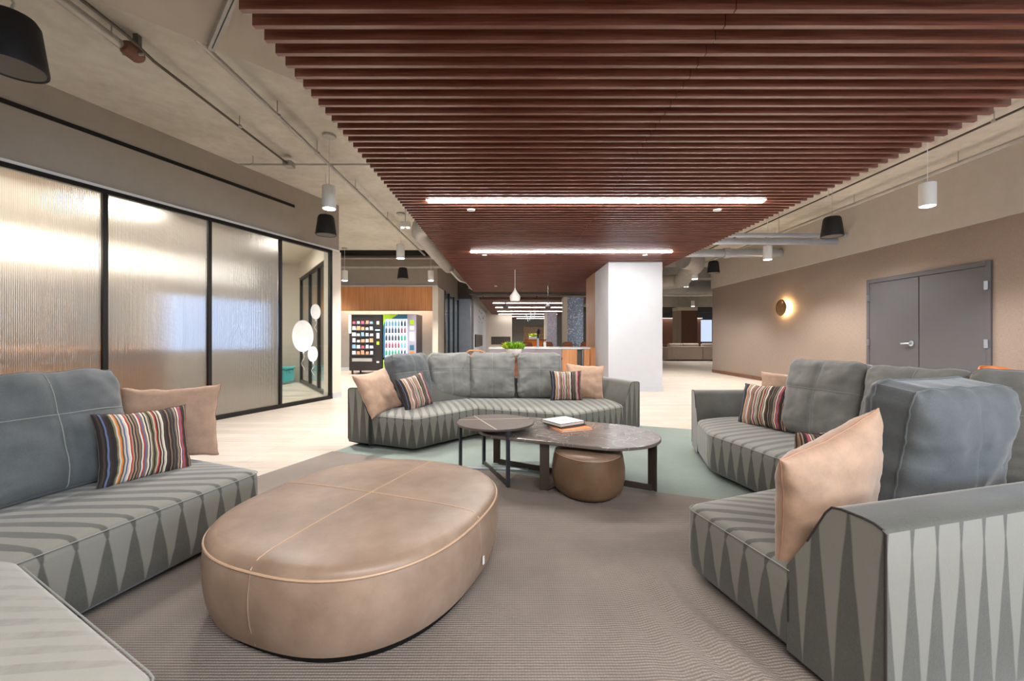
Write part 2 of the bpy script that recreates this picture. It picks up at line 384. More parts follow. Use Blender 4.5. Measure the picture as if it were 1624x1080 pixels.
# balloons stuck on the clear pane
def decal(px_y, z, r, label, tail):
    c = WL(px_y, -.012); g = G(); n = 40; A = math.atan2(1, .3518); vs = []
    for side in (0, .003):
        for i in range(n):
            t = 2*math.pi*i/n; q = r*(1+.05*max(0, -math.sin(t)))
            vs.append(Vector((math.cos(t)*q*.9, -side, math.sin(t)*q*1.06)))
    fs = [tuple(range(n)), tuple(range(n, 2*n))]+[(i, (i+1) % n, (i+1) % n+n, i+n) for i in range(n)]
    g.add(vs, fs); g.tube([(0, 0, -r*1.08), (.01, 0, -r*1.08-.03)], .015, 6, [.004, .018])
    e = empty('balloon_sticker', (c[0], c[1], z), (0, 0, A))
    obj('balloon', g, 'bowl', e)
    pts = [(.02*math.sin(i*.9)*1.5, 0, -r*1.08-.03-i*tail/9) for i in range(10)]
    obj('string', G().tube(pts, .0035, 5), 'bowl', e)
    tag(e, label, 'sticker')
decal(7.09, 1.17, .25, 'largest of the three white balloon stickers on the clear glass pane', .3)
decal(7.35, 1.60, .125, 'small white balloon sticker above the big one on the clear glass', .2)
decal(7.29, .85, .125, 'small white balloon sticker below the big one on the clear glass', .22)
# second glazed partition closing that room
sp = empty('glass_partition', (-4.5, 9.35, 0)); parts = []
A0 = Vector((-3.62, 8.1)); A1 = Vector((-5.46, 10.68))
def S(t): return tuple(A0.lerp(A1, t))
mt = [0.02, .26, .58, .97]
for i in range(3): parts.append(obj('glass_pane', G().bar(S(mt[i]+.01), S(mt[i+1]-.01), .012, .06, 2.6), 'glass', sp, org=(*S(mt[i]), 0)))
for q in mt: parts.append(obj('mullion', G().bar(S(q-.012), S(q+.012), .07, 0, 2.65), 'black', sp, org=(*S(q), 0)))
parts.append(obj('top_rail', G().bar(S(0), S(.99), .07, 2.6, 2.66), 'black', sp, org=(*S(.5), 2.6)))
parts.append(obj('bottom_rail', G().bar(S(0), S(.99), .07, 0, .07), 'black', sp, org=(*S(.5), 0)))
grp(parts, sp); tag(sp, 'black-framed glazed side wall seen through the clear glass, near the teal bin', 'glass partition')
struct('trim_4', G().bar(S(-.02), S(1.0), .12, 2.66, 3.05), 'cream')
# things in the meeting room
c = (-5.72, 10.2)
tb = empty('storage_bin', (c[0], c[1], 0))
g = G(); 
obj('tub', G().prism([(-.24, -.2), (.24, -.2), (.24, .2), (-.24, .2)], .04, .36), 'teal', tb, bevel=.03)
obj('lid', G().box(-.27, .27, -.22, .22, .36, .42), 'teal', tb, bevel=.02)
for s_ in (-1, 1): obj('handle', G().box(.24*s_-.015, .24*s_+.015, -.06, .06, .27, .31), 'teal', tb)
for sx in (-.16, .16): obj('wheel', G().tube([(sx-.02, -.2, .04), (sx+.02, -.2, .04)], .04, 12), 'lightmetal', tb)
tag(tb, 'teal plastic storage bin on the floor behind the clear glass', 'storage bin')
# low orange cabinets, screen and window inside the meeting room, blurred by the reeded glass
cb = empty('low_cabinet', (*off(3.6, 1.35), 0)); parts = [obj('cabinet_body', G().bar(off(1.6, .95), off(5.45, .95), .5, 0.04, .95), 'amber', cb, org=(*off(3.6, 1.35), 0)),
    obj('cabinet_top', G().bar(off(1.55, .95), off(5.5, .95), .54, .95, .98), 'amber', cb, org=(*off(3.6, 1.35), 0))]
grp(parts, cb); tag(cb, 'long orange wooden cabinet glowing through the lower reeded glass', 'cabinet')
wq = off(3.8, .4); lamp('AREA', (wq[0], wq[1], 3.0), 48, (1, .9, .75), .15, (0, 0, math.atan2(-.3518, 1)), 4.0)  # lamp added to brighten the cabinet front, no fixture modelled
dp = struct('wall_feature', G().bar(off(1.3, 1.3), off(5.3, 1.3), .08, .7, 1.85), 'darkgrey')
wd = obj('wall_screen', G().bar(off(5.45, .7), off(6.85, .7), .05, .95, 1.74), 'screen_blue', org=(*off(6.8, 1.6), .95))
tag(wd, 'blue-white lit screen blurred behind the third reeded glass pane', 'screen')
ls = obj('light_shelf', G().bar(off(1.6, 1.25), off(6.9, 1.25), .06, 2.05, 2.4), 'glow_soft', org=(*off(5, 1.9), 2.1))
tag(ls, 'long lit band glowing through the upper half of the reeded glass', 'light')

# ------------------------------------------------------------------ vending niche and corridor
struct('wall_niche', G().box(-9, -2.56, 14.2, 14.3, 0, 2.8), 'greywall')
struct('trim_5', G().box(-9, -2.56, 13.3, 13.36, 2.0, 2.79), 'orangewood')
struct('trim_6', G().box(-9, -2.4, 13.27, 13.4, 2.79, 2.83), 'white')
struct('wall_soffit', G().box(-9, -2.40, 13.3, 18.3, 2.83, ZC), 'soffit_paint')
struct('trim_7', G().box(-2.56, -2.38, 13.28, 14.57, 0, 2.79), 'cream')
struct('baseboard_niche', G().box(-9, -2.56, 14.17, 14.2, 0, .12), 'white')
lamp('AREA', (-4.5, 13.75, 2.0), 25, (1, .85, .65), 3.5, (R(180), 0, 0), .2)
lamp('AREA', (-4.6, 13.6, 2.75), 32, (1, .92, .85), 3.5, (0, 0, 0), .3)
gp2 = empty('glass_partition', (-2.38, 16.4, 0)); parts = []
yy = [14.57, 15.6, 16.9, 18.25]
for i in range(3): parts.append(obj('glass_pane', G().box(-2.39, -2.378, yy[i]+.05, yy[i+1]-.05, .05, 2.74), 'glass', gp2, org=(-2.38, yy[i], 0)))
for y in yy: parts.append(obj('mullion', G().box(-2.42, -2.35, y-.07, y+.07, 0, 2.8), 'black', gp2, org=(-2.38, y, 0)))
grp(parts, gp2); tag(gp2, 'narrow black-framed glazed wall right of the vending machines', 'glass partition')
struct('window_2', G().box(-5.05, -5, 14.5, 18.2, .2, 2.7), 'window_sky')
struct('trim_8', G().box(-2.35, -1.84, 18.3, 18.8, 0, 2.86), 'lightmetal')
struct('trim_9', G().box(-2.4, -1.83, 18.25, 18.85, 2.86, ZC), 'darkgrey')
struct('wall_corridor', G().box(-1.85, -1.75, 18.8, 28, 0, 2.95), 'white')
struct('wall_mail', G().box(-1.9, 0, 28, 28.2, 0, 2.95), 'cream')
struct('wall_far', G().box(-13, 19, 40, 40.2, 0, ZC), 'greywall')
struct('trim_10', G().box(-9, -1.95, 11.9, 12.2, 3.5, ZC), 'black')
for g_, lab in ((G().tube([(-9, 13.0, 3.37), (-2.0, 13.0, 3.37)], .05), 'pale pipe across the grey band above the vending machines'),):
    tag(obj('ceiling_pipe', g_, 'galv', smooth=True), lab, 'pipe')
# birds
for i in range(14):
    y = random.uniform(21.5, 27); z = 2.62-random.random()*.75; s = .09
    g = G().add([(0, -s, .03), (0, 0, 0), (0, s, .05), (0, 0, -.04), (.02, 0, .01)], [(0, 1, 4), (1, 2, 4), (0, 3, 4), (3, 2, 4), (0, 1, 3), (1, 2, 3)])
    if i == 0: b0 = obj('wall_bird', g, 'bronze', loc=(-1.745, y, z)); b_ = b0
    else: b_ = b0.copy(); COL.objects.link(b_); b_.location = (-1.745, y, z)
    b_.rotation_euler = (random.uniform(-.5, .5), 0, 0)
    tag(b_, 'small dark bird ornament in the flock on the white corridor wall', 'wall ornament', 'flock of bird ornaments')
# mailboxes
def mailbox(name, x0, x1, z0, z1, loc, rz, label):
    e = empty(name, loc, (0, 0, rz)); obj('frame', G().box(x0, x1, -.05, 0, z0, z1), 'darkgrey', e)
    g = G(); nx, nz = 10, 5; dx = (x1-x0)/nx; dz = (z1-z0)/nz
    for i in range(nx):
        for j in range(nz): g.box(x0+i*dx+.01, x0+(i+1)*dx-.01, -.06, -.05, z0+j*dz+.01, z0+(j+1)*dz-.01)
    obj('door_panel', g, 'bronze', e); tag(e, label, 'mailboxes')
mailbox('mailbox_bank', -.65, .65, .7, 1.22, (-.75, 28, 0), 0, 'bank of brown mailboxes facing the camera on the far cream wall')
mailbox('mailbox_bank', -2.2, 2.2, .7, 1.3, (-1.75, 21.6, 0), R(90), 'bank of dark mailboxes on the white corridor wall below the birds')

# vending machines
def snack_machine():
    e = empty('vending_machine', (-4.535, 12.8, 0)); W = .52
    obj('cabinet', G().box(-W, W, .03, .85, .12, 1.86), 'vendblack', e, bevel=.01)
    d = obj('front_panel', G().box(-W+.01, W-.01, 0, .03, .13, .55).box(-W+.01, W-.01, 0, .03, 1.80, 1.85).box(-W+.07, -W+.09, 0, .03, .55, 1.8).box(.26, W-.01, 0, .03, .55, 1.8), 'vendblack', e)
    obj('light_panel', G().box(-W+.0, -W+.07, -.01, .03, 1.28, 1.84), 'vend_strip', e)
    obj('shelf_back', G().box(-W+.09, .26, .032, .034, .6, 1.8), 'vendblue', e)  # blue colour stands in for the bluish light inside the machine
    g = G()
    for z in (.62, .81, 1.0, 1.19, 1.38, 1.57): g.box(-W+.09, .26, -.008, .03, z-.03, z)
    obj('shelf', g, 'venddark', e)
    obj('delivery_flap', G().box(-.42, .2, -.015, 0, .40, .50), 'galv', e, bevel=.005)
    obj('price_display', G().box(.3, .44, -.008, 0, 1.36, 1.39), 'screen_blue', e)
    for z, h, m in ((1.55, .1, 'paper'), (1.12, .16, 'vend_strip'), (.92, .1, 'vendgreen'), (.36, .05, 'paper')): obj('keypad' if m == 'paper' else 'sticker', G().box(.34, .42, -.008, 0, z, z+h), m, e)
    for x, y in ((-.44, .08), (.44, .08), (-.44, .78), (.44, .78)): obj('foot', G().tube([(x, y, 0), (x, y, .12)], .03, 8), 'vendblack', e)
    tag(e, 'black snack vending machine with lit shelves of packets', 'vending machine')
snack_machine()
cols = [(206, 96, 120), (230, 226, 222), (140, 180, 205), (224, 160, 120), (222, 226, 232), (190, 206, 222), (240, 236, 220)]
pm = [plain('packet_colour', c, .4) for c in cols]
for r_, z in enumerate((.62, .81, 1.0, 1.19, 1.38, 1.57)):
    for k in range(5):
        hw = random.uniform(.045, .062); hh = random.uniform(.07, .13); sk = random.uniform(-.012, .012)
        g = G().prism([(-hw, 0), (hw, 0), (hw*.85+sk, hh), (sk, hh*.94), (-hw*.85+sk, hh)], 0, .02); g.v = [Vector((p.x, .012-p.z, p.y)) for p in g.v]
        o = obj('snack_packet', g, random.choice(pm), loc=(-4.535-.36+k*.135, 12.80, z))
        tag(o, '%s packet from the bright strip on the %s shelf of the snack machine' % (['first', 'second', 'third', 'fourth', 'fifth'][k], ['lowest', 'second', 'third', 'fourth', 'fifth', 'topmost'][r_]), 'snack packet', 'snack packets, shelf row %s' % 'abcdef'[r_])
def drink_machine():
    e = empty('vending_machine', (-3.48, 12.8, 0)); W = .51
    obj('cabinet', G().box(-W, W, .03, .88, .05, 1.87), 'venddark', e, bevel=.01)
    obj('front_frame', G().box(-W, -W+.05, -.01, .03, .12, 1.86).box(-W+.05, .24, -.01, .03, 1.72, 1.86), 'vendblue', e)
    obj('lower_panel', G().box(-W, .24, -.01, .03, .12, .52), 'vendblue', e)
    g = G().prism([(-W, 0), (-W, .34), (-.42, .29), (-.3, .18), (-.1, .1), (.1, 0)], -.001, .004)
    g.v = [Vector((p.x, -.012-p.z, p.y+.12)) for p in g.v]; obj('green_graphic', g, 'vendgreen', e)
    g = G().prism([(-W, 1.5), (-W, 1.86), (-.05, 1.86), (-.2, 1.76), (-.3, 1.7), (-.42, 1.74)], 0, .004)
    g.v = [Vector((p.x, -.012-p.z, p.y)) for p in g.v]; obj('green_graphic', g, 'vendgreen', e)
    obj('lit_back', G().box(-W+.05, .24, .02, .03, .52, 1.72), 'vend_light', e)
    g = G()
    for z in (.6, .83, 1.06, 1.29, 1.5): g.box(-W+.05, .24, -.005, .02, z-.012, z)
    obj('shelf', g, 'lightmetal', e)
    obj('control_column', G().box(.24, W, -.02, .03, .12, 1.86), 'vendsilver', e)
    for z, h, m in ((1.55, .14, 'vendgreen'), (1.38, .12, 'paper'), (1.05, .26, 'vend_light'), (.75, .16, 'vendblue'), (.66, .06, 'orange'), (.45, .17, 'screen_blue')):
        obj('control', G().box(.32, .45, -.03, -.02, z, z+h), m, e)
    for x, y in ((-.44, .08), (.44, .08), (-.44, .8), (.44, .8)): obj('foot', G().tube([(x, y, 0), (x, y, .06)], .03, 8), 'vendblack', e)
    tag(e, 'bright drinks vending machine with green and blue graphics beside the black one', 'vending machine')
drink_machine()
bm_ = [plain('bottle_colour', c, .3) for c in ((40, 150, 110), (60, 70, 90), (150, 70, 90), (110, 170, 200), (50, 60, 70))]
for r_, z in enumerate((.6, .83, 1.06, 1.29, 1.5)):
    for k in range(7):
        g = G().lathe([(.026, 0), (.03, .01), (.03, .11), (.012, .155), (.012, .185)], n=10)
        o = obj('drink_bottle', g, bm_[(r_*2+(k > 4)) % 5], loc=(-3.48-.41+k*.096, 12.785, z), smooth=True)
        tag(o, '%s bottle from the black machine on the %s shelf of the drinks machine' % (['first', 'second', 'third', 'fourth', 'fifth', 'sixth', 'seventh'][k], ['lowest', 'second', 'third', 'fourth', 'topmost'][r_]), 'drink bottle', 'drink bottles, shelf row %s' % 'abcde'[r_])
    # ------------------------------------------------------------------ column and kitchen
cl = empty('column', (2.6, 9.4, 0)); 
parts = [obj('shaft', G().box(2.03, 3.17, 8.7, 10.1, 0, 2.73), 'white', cl, org=(2.6, 9.4, 0), bevel=.006), obj('base_trim', G().box(2.015, 3.185, 8.685, 10.1, 0, .12), 'white', cl, org=(2.6, 9.4, 0))]
grp(parts, cl); tag(cl, 'broad white square column behind the centre sofa, up to the slatted ceiling', 'column')
tc_ = empty('tall_cabinet', (2.4, 10.7, 0)); parts = [obj('body', G().box(2.02, 3.0, 10.1, 11.25, .9, 2.73), 'oakside', tc_, org=(2.4, 10.7, 0)), obj('base', G().box(1.9, 3.0, 10.1, 11.25, 0, .9), 'orangewood', tc_, org=(2.4, 10.7, 0))]
grp(parts, tc_); tag(tc_, 'tall wooden cabinet standing against the back of the white column', 'cabinet')
ki = empty('kitchen_island', (.7, 10.4, 0)); o_ = (.7, 10.4, 0); parts = []
parts.append(obj('body', G().box(-.53, 1.85, 10.05, 10.85, .08, .86), 'lavender', ki, org=o_))
for x0, x1, m in ((-.53, -.02, 'lavender'), (0, .6, 'lavender'), (.62, 1.2, 'lavender'), (1.22, 1.58, 'orangewood'), (1.74, 1.88, 'orangewood')): parts.append(obj('door', G().box(x0, x1, 10.02, 10.05, .1, .85), m, ki, org=o_))
parts.append(obj('plinth', G().box(-.5, 1.85, 10.1, 10.8, 0, .08), 'darkgrey', ki, org=o_))
grp(parts, ki); tag(ki, 'kitchen island with grey and oak fronts seen over the sofa cushions', 'kitchen island')
tag(obj('countertop', G().box(-.57, 1.9, 10.0, 10.92, .86, .9), 'counter', org=(.7, 10.4, .86), bevel=.005), 'white stone countertop on the kitchen island', 'countertop')
fr = empty('wine_fridge', (1.66, 10.0, 0)); obj('door', G().box(-.08, .07, 0, .02, .1, .85), 'vendblack', fr)
obj('glass_front', G().box(-.07, .01, -.004, 0, .15, .8), 'bronze', fr); obj('handle', G().tube([(.045, -.03, .14), (.045, -.03, .84)], .02, 8), 'steel', fr)
tag(fr, 'slim drinks fridge with steel handle at the oak end of the island', 'fridge')
fc = empty('faucet', (.66, 10.55, .9)); obj('stem', G().tube([(0, 0, 0), (0, 0, .22)], .03, 10), 'steel', fc, smooth=True)
obj('spout', G().tube([(0, 0, .2), (0, 0, .42), (.02, -.04, .45), (.03, -.09, .42), (.03, -.1, .33)], .025, 10), 'black', fc, smooth=True)
obj('base_ring', G().lathe([(.045, 0), (.045, .015), (.03, .02)], n=16), 'steel', fc); tag(fc, 'tall black and steel faucet on the island countertop', 'faucet')
sb = empty('soap_bottle', (.83, 10.45, .9)); obj('bottle', G().lathe([(.035, 0), (.037, .02), (.037, .11), (.015, .14)], n=14), 'bowl', sb, smooth=True)
obj('pump', G().tube([(0, 0, .14), (0, 0, .17), (.03, 0, .17)], .008, 6), 'black', sb); tag(sb, 'white soap bottle right of the faucet', 'soap bottle')

def shell_chair(name, seat_h, back_h, w_, m, legm='black'):
    e = empty(name); g = G(); n = 12; rows = 10; vs = []; fs = []
    for th in (0, .014):
        for j in range(rows+1):
            t = j/rows
            for i in range(n+1):
                u = -1+2*i/n
                if t < .5:
                    q = t/.5; x = w_/2*u*(.92+.08*q); y = -.2+.36*q; z = seat_h+.03*u*u-(.02*(1-q) if q < .3 else 0)
                else:
                    q = (t-.5)/.5; x = w_/2*u*(1-.12*q**3*abs(u)); y = .16+.1*math.sin(q*1.57)-.13*u*u*q; z = seat_h+back_h*q+.03*u*u*(1-q)-.05*abs(u)**3*q
                vs.append((x, y-th*(1 if t > .5 else 0), z-th*(1 if t <= .5 else 0)))
    K = (rows+1)*(n+1)
    for j in range(rows):
        for i in range(n):
            a = j*(n+1)+i; fs += [(a, a+1, a+n+2, a+n+1), (a+K, a+K+n+1, a+K+n+2, a+K+1)]
    def rim(a, b): fs.append((a, b, b+K, a+K))
    for i in range(n): rim(i, i+1); rim(rows*(n+1)+i, rows*(n+1)+i+1)
    for j in range(rows): rim(j*(n+1), (j+1)*(n+1)); rim(j*(n+1)+n, (j+1)*(n+1)+n)
    g.add(vs, fs); obj('shell', g, m, e, smooth=50)
    for sx in (-1, 1):
        for sy in (-1, 1): obj('leg', G().tube([(sx*w_*.3, sy*.12, seat_h-.01), (sx*w_*.42, sy*.2, 0)], .013, 8), legm, e, smooth=True)
    return e
st0 = shell_chair('bar_stool', .66, .34, .40, 'walnut')
labs = ['brown shell stool behind the island, first in the row, by the mailboxes', 'brown shell stool behind the island between the planter and the faucet', 'brown shell stool behind the soap bottle on the island', 'brown shell stool before the blue mosaic column', 'brown shell stool beside the tall oak cabinet']
for i, x in enumerate((-.2, .54, 1.26, 1.97, 2.62)):
    o = st0 if i == 0 else copy_tree(st0); o.location = (x, 14.8, 0); o.rotation_euler = (0, 0, R(180)); tag(o, labs[i], 'bar stool', 'stools behind the kitchen island')
# mosaic columns
for x, y, m, lab in ((2.16, 16.1, 'mosaic', 'glittering blue mosaic column beyond the kitchen island'), (2.2, 26, 'mosaicpale', 'pale lilac mosaic column far beyond the island')):
    e = empty('column', (x+.3, y+.3, 0)); a = obj('mosaic_face', G().box(x, x+.62, y, y+.6, 0, 2.73), m, e, org=(x+.3, y+.3, 0)); b_ = obj('side_trim', G().box(x-.14, x, y, y+.6, 0, 2.73), 'cream', e, org=(x+.3, y+.3, 0)); grp([a, b_], e); tag(e, lab, 'column')
tag(obj('wall_panel', G().box(1.1, 3.2, 39.9, 40, .75, 2.2), 'cork', org=(2, 39.95, .75)), 'square panel of log ends on the far wall behind the faucet', 'wall panel')
ft = empty('buffet_table', (1.1, 20, 0)); obj('tabletop', G().box(-.55, .55, -.3, .3, 1.02, 1.06), 'walnut', ft); obj('table_body', G().box(-.45, .45, -.25, .25, 0, 1.02), 'orange', ft); tag(ft, 'orange buffet with a brown top beyond the kitchen island', 'table')
def plant(name, loc, r, h, potm, foliage, n, fol_h, label, square=False, spread=.55):
    e = empty(name, loc)
    if square: obj('pot', G().box(-r, r, -r*.5, r*.5, 0, h), potm, e, bevel=.01)
    else: obj('pot', G().lathe([(r*.6, 0), (r*.8, h*.15), (r, h*.7), (r, h), (r*.93, h), (r*.9, h*.8)], n=28), potm, e, smooth=True)
    for k, m in enumerate(foliage):
        g = G()
        for i in range(n):
            a = random.uniform(0, 6.28); q = r*random.uniform(.0, .9); L = fol_h*random.uniform(.5, 1); sp_ = random.uniform(.2, spread)
            p = Vector((q*math.cos(a), q*math.sin(a)*(.5 if square else 1), h*.85)); d = Vector((math.cos(a)*sp_, math.sin(a)*sp_, 1)).normalized()
            s_ = d.cross(Vector((random.random()-.5, random.random()-.5, .3))).normalized()*r*.16
            tip = p+d*L+Vector((0, 0, -L*.1))
            g.add([p, p+d*L*.5+s_, tip, p+d*L*.5-s_, p+d*L*.5+s_.cross(d)*.4], [(0, 1, 4), (1, 2, 4), (2, 3, 4), (3, 0, 4)])
        obj('foliage', g, m, e, fix=False)
    tag(e, label, 'potted plant')
plant('potted_plant', (1.02, 19.9, 1.06), .2, .14, 'bowl', ['lime'], 160, .22, 'yellow-green plant in a white box on the orange buffet', True)
# console behind sofa, bowl plant
ct = empty('console_table', (0, 7.75, 0)); obj('tabletop', G().box(-.9, .9, -.4, .4, .74, .79), 'walnut', ct, bevel=.005)
for sx in (-.78, .06, .78): obj('leg', G().box(sx-.05, sx+.05, -.32, .32, 0, .74), 'walnut', ct)
tag(ct, 'brown wooden table just behind the centre sofa under the white planter', 'table')
plant('potted_plant', (.035, 7.65, .79), .15, .14, 'bowl', ['green', 'lime'], 210, .2, 'bright green plant in a white bowl behind the centre sofa', spread=1.2)
sc_ = empty('spindle_chair', (-.66, 8.45, 0), (0, 0, R(160)))
obj('seat', G().box(-.2, .2, -.2, .2, .43, .46), 'orangewood', sc_, bevel=.01); obj('top_rail', G().tube([(-.2, .2, .84), (-.1, .24, .88), (.1, .24, .88), (.2, .2, .84)], .014, 8), 'orangewood', sc_)
for k in range(6): obj('spindle', G().tube([(-.17+.068*k, .18, .45), (-.17+.068*k, .22, .86)], .008, 6), 'orangewood', sc_)
for a in (-1, 1):
    for b in (-1, 1): obj('leg', G().tube([(a*.15, b*.15, .43), (a*.2, b*.2, 0)], .015, 8), 'orangewood', sc_)
tag(sc_, 'pale wooden spindle chair just showing over the centre sofa back', 'chair')

# ------------------------------------------------------------------ right wall: doors, sconce, table
def double_door():
    y0, y1, ym = 5.67, 7.66, 6.68; X = XR
    e = empty('door_1', (X, ym, 0)); e['kind'] = 'structure'; o_ = (X, ym, 0); ps = []
    ps.append(obj('door_frame', G().box(X-.03, X, y0, y0+.06, 0, 2.2).box(X-.03, X, y1-.06, y1, 0, 2.2).box(X-.03, X, y0+.06, y1-.06, 2.13, 2.2), 'doorgrey', e, org=o_, bevel=.004))
    L = obj('door_leaf', G().box(X-.02, X, ym+.008, y1-.065, .01, 2.12), 'doorgrey', e, org=o_); Rr = obj('door_leaf', G().box(X-.02, X, y0+.065, ym-.008, .01, 2.12), 'doorgrey', e, org=o_)
    ps += [L, Rr]; grp(ps, e)
    h = G().lathe([(.045, 0), (.045, .012), (.02, .02), (.016, .05)], n=20); h.v = [Vector((X-.02-p.z, ym+.12+p.x, 1.04+p.y)) for p in h.v]
    h.tube([(X-.065, ym+.12, 1.04), (X-.07, ym+.16, 1.04), (X-.065, ym+.26, 1.035)], .013, 8)
    o = obj('handle', h, 'steel', L, org=o_, smooth=True); o.location = (0, 0, 0)
    for yy, pr in ((y1-.045, L), (y0+.045, Rr)):
        for z in (.25, 1.05, 1.86):
            o = obj('hinge', G().box(X-.045, X-.02, yy-.025, yy+.025, z-.06, z+.06), 'steel', pr, org=o_); o.location = (0, 0, 0)
    e['label'] = 'dark grey double door in the linen-covered wall'
double_door()
sc1 = empty('wall_sconce', (XR-.1, 9.96, 1.86)); g = G().lathe([(.02, -.02), (.19, 0), (.2, .012), (.19, .02), (.1, .035), (.01, .04)], n=40)
g.v = [Vector((-p.z, p.x, p.y)) for p in g.v]; obj('disc_shade', g, 'brass', sc1, smooth=True)
obj('mount', G().tube([(.02, 0, 0), (.1, 0, 0)], .05, 16), 'brass', sc1); obj('light_ring', G().tube([(.028, 0, 0), (.04, 0, 0)], .165, 32), 'sconce_glow', sc1)
tag(sc1, 'round bronze wall lamp glowing behind its disc on the linen wall', 'wall lamp')

mt_ = empty('round_table', (5.45, 4.05, 0)); obj('tabletop', G().lathe([(.7, .715), (.74, .72), (.75, .74), (.74, .75)], n=48), 'walnut', mt_, smooth=True)
obj('pedestal', G().lathe([(.3, 0), (.3, .02), (.04, .05), (.04, .715)], n=24), 'black', mt_); tag(mt_, 'round walnut table between the right sofa and the linen wall', 'table')
sh = shell_chair('shell_chair', .44, .34, .44, 'plywood'); sh.location = (5.15, 5.0, 0); sh.rotation_euler = (0, 0, R(60)); tag(sh, 'orange plywood chair beside the round table, its tip showing over the sofa', 'chair', 'plywood chairs at the round table')
s2 = copy_tree(sh); s2.location = (6.0, 5.0, 0); s2.rotation_euler = (0, 0, R(-8)); tag(s2, 'orange plywood chair beyond the round table, below the doors', 'chair', 'plywood chairs at the round table')

# ------------------------------------------------------------------ far right zone
def bench_sofa():
    e = empty('sofa', (9.4, 20.4, 0)); obj('base', G().box(-1.6, 3.2, 0, 1.0, .04, .42), 'beigecloth', e, bevel=.03)
    obj('backrest', G().box(-1.55, .0, -.05, .2, .06, .72).box(.02, 1.6, -.05, .2, .06, .72), 'beigecloth', e, bevel=.03); obj('arm', G().box(-1.72, -1.5, -.04, 1.0, .04, .68), 'beigecloth', e, bevel=.03)
    tag(e, 'beige sofa seen from behind in the far lounge', 'sofa')
    for i, (x, rz, lab) in enumerate(((-1.15, 8, 'beige cushion at the arm end of the far beige sofa'), (-.4, 0, 'beige cushion second from the arm of the far sofa'), (.55, 0, 'beige cushion beside the wall corner on the far sofa'))):
        g = G().box(-.42, .42, -.1, .1, 0, .42); tag(obj('sofa_cushion', g, 'beigecloth', loc=(9.4+x, 20.78, .44), rot=(R(-10), 0, R(rz)), bevel=.07), lab, 'cushion', 'cushions on the far beige sofa')
bench_sofa()
bc = empty('column', (10.35, 24.4, 0)); obj('shaft', G().box(-.35, .6, 0, .8, 0, 2.75), 'brownpanel', bc); obj('side_panel', G().box(-.55, -.35, 0, .8, 0, 2.75), 'beigecloth', bc); obj('top_band', G().box(-.56, .61, -.01, .81, 2.75, 2.95), 'cream', bc)
tag(bc, 'brown panelled column behind the far beige sofa', 'column')
tag(obj('lit_wall_panel', G().box(11, 15.5, 33.9, 34, .6, 2.7), plain('rose_panel', (176, 128, 108), .6), org=(13, 34, .6)), 'rosy wall panel washed by a light at the far end', 'wall panel')
tag(obj('cove_light', G().box(11, 15.5, 33.6, 33.85, 2.72, 2.76), 'glow_soft', org=(13, 33.7, 2.7)), 'bright cove light along the top of the rosy far panel', 'light')
dc = shell_chair('dining_chair', .45, .36, .5, 'darkgrey'); dc.location = (8.4, 22.2, 0); dc.rotation_euler = (0, 0, R(200)); tag(dc, 'grey shell chair by the far dark table beside the white column', 'chair', 'chairs in the far dining area')
d2 = copy_tree(dc); d2.location = (9.1, 22.9, 0); d2.rotation_euler = (0, 0, R(110)); tag(d2, 'grey shell chair next to the far beige sofa arm', 'chair', 'chairs in the far dining area')
dt = empty('dining_table', (8.6, 23.5, 0)); obj('tabletop', G().box(-.8, .8, -.4, .4, .7, .74), 'walnut', dt)
for a in (-.7, .7):
    for b in (-.33, .33): obj('leg', G().box(a-.03, a+.03, b-.03, b+.03, 0, .7), 'black', dt)
tag(dt, 'dark wooden dining table in the far area right of the white column', 'table')
struct('window_1', G().box(16.8, 17.9, 37.0, 37.05, .8, 2.75), 'window_sky')
struct('trim_11', G().box(15.2, 19, 37.06, 37.2, 0, ZC), 'darkgrey')
for i, (y, z0, m) in enumerate(((14.8, 3.28, 'galv'), (17.2, 3.3, 'concrete'), (20.0, 3.2, 'concrete'), (25.0, 3.05, 'concrete'), (30, 3.0, 'darkgrey'))):
    struct('trim_%d' % (12+i), G().box(3.6, 19, y, y+.5, z0, ZC), m)

# ------------------------------------------------------------------ slatted ceiling
def slat_ceiling(x0, xs, x1, y0, y1, label):
    e = empty('slatted_ceiling', ((x0+x1)/2, (y0+y1)/2, 2.73)); o_ = tuple(e.location); n = int((y1-y0)/.1033)
    for a, b in ((x0, xs), (xs+.004, x1)):
        g = G()
        for i in range(n): g.box(a, b, y0+i*.1033, y0+i*.1033+.026, 2.73, 2.835)
        o = obj('slat_panel', g, 'slat', e, org=o_); o.location = (0, 0, 0)
    g = G()
    for x in (x0+.15, (x0+x1)/2, x1-.15): g.box(x-.02, x+.02, y0, y1, 2.835, 2.87)
    o = obj('carrier_rail', g, 'black', e, org=o_); o.location = (0, 0, 0)
    tag(e, label, 'slatted ceiling')
slat_ceiling(-1.33, 1.09, 3.43, 1.391-35*.1033, 14.5, 'large ceiling of long dark red-brown wooden slats over the lounge')
slat_ceiling(-1.36, 1.09, 3.43, 17.2, 35, 'second slatted wooden ceiling with many light strips beyond the island')
struct('ceiling_drop', G().prism([(-3.2, -3.2), (-3.2, 2.13), (-1.2, 4.1), (3.6, 4.1), (3.6, -3.2)], 3.3, 3.4), 'cloud')
M['glow_far'] = glow('lamp_white_far', (255, 251, 245), 9)
def strip(x0, x1, y, label, wd=.07):
    e = empty('linear_light', ((x0+x1)/2, y, 2.72)); L = (x1-x0)/2
    obj('housing', G().box(-L-.02, L+.02, -wd/2-.01, wd/2+.01, .012, .1), 'white', e); obj('diffuser', G().box(-L, L, -wd/2, wd/2, -.005, .012), 'glow' if y < 15 else 'glow_far', e); tag(e, label, 'ceiling light', 'linear lights in the slatted ceilings')
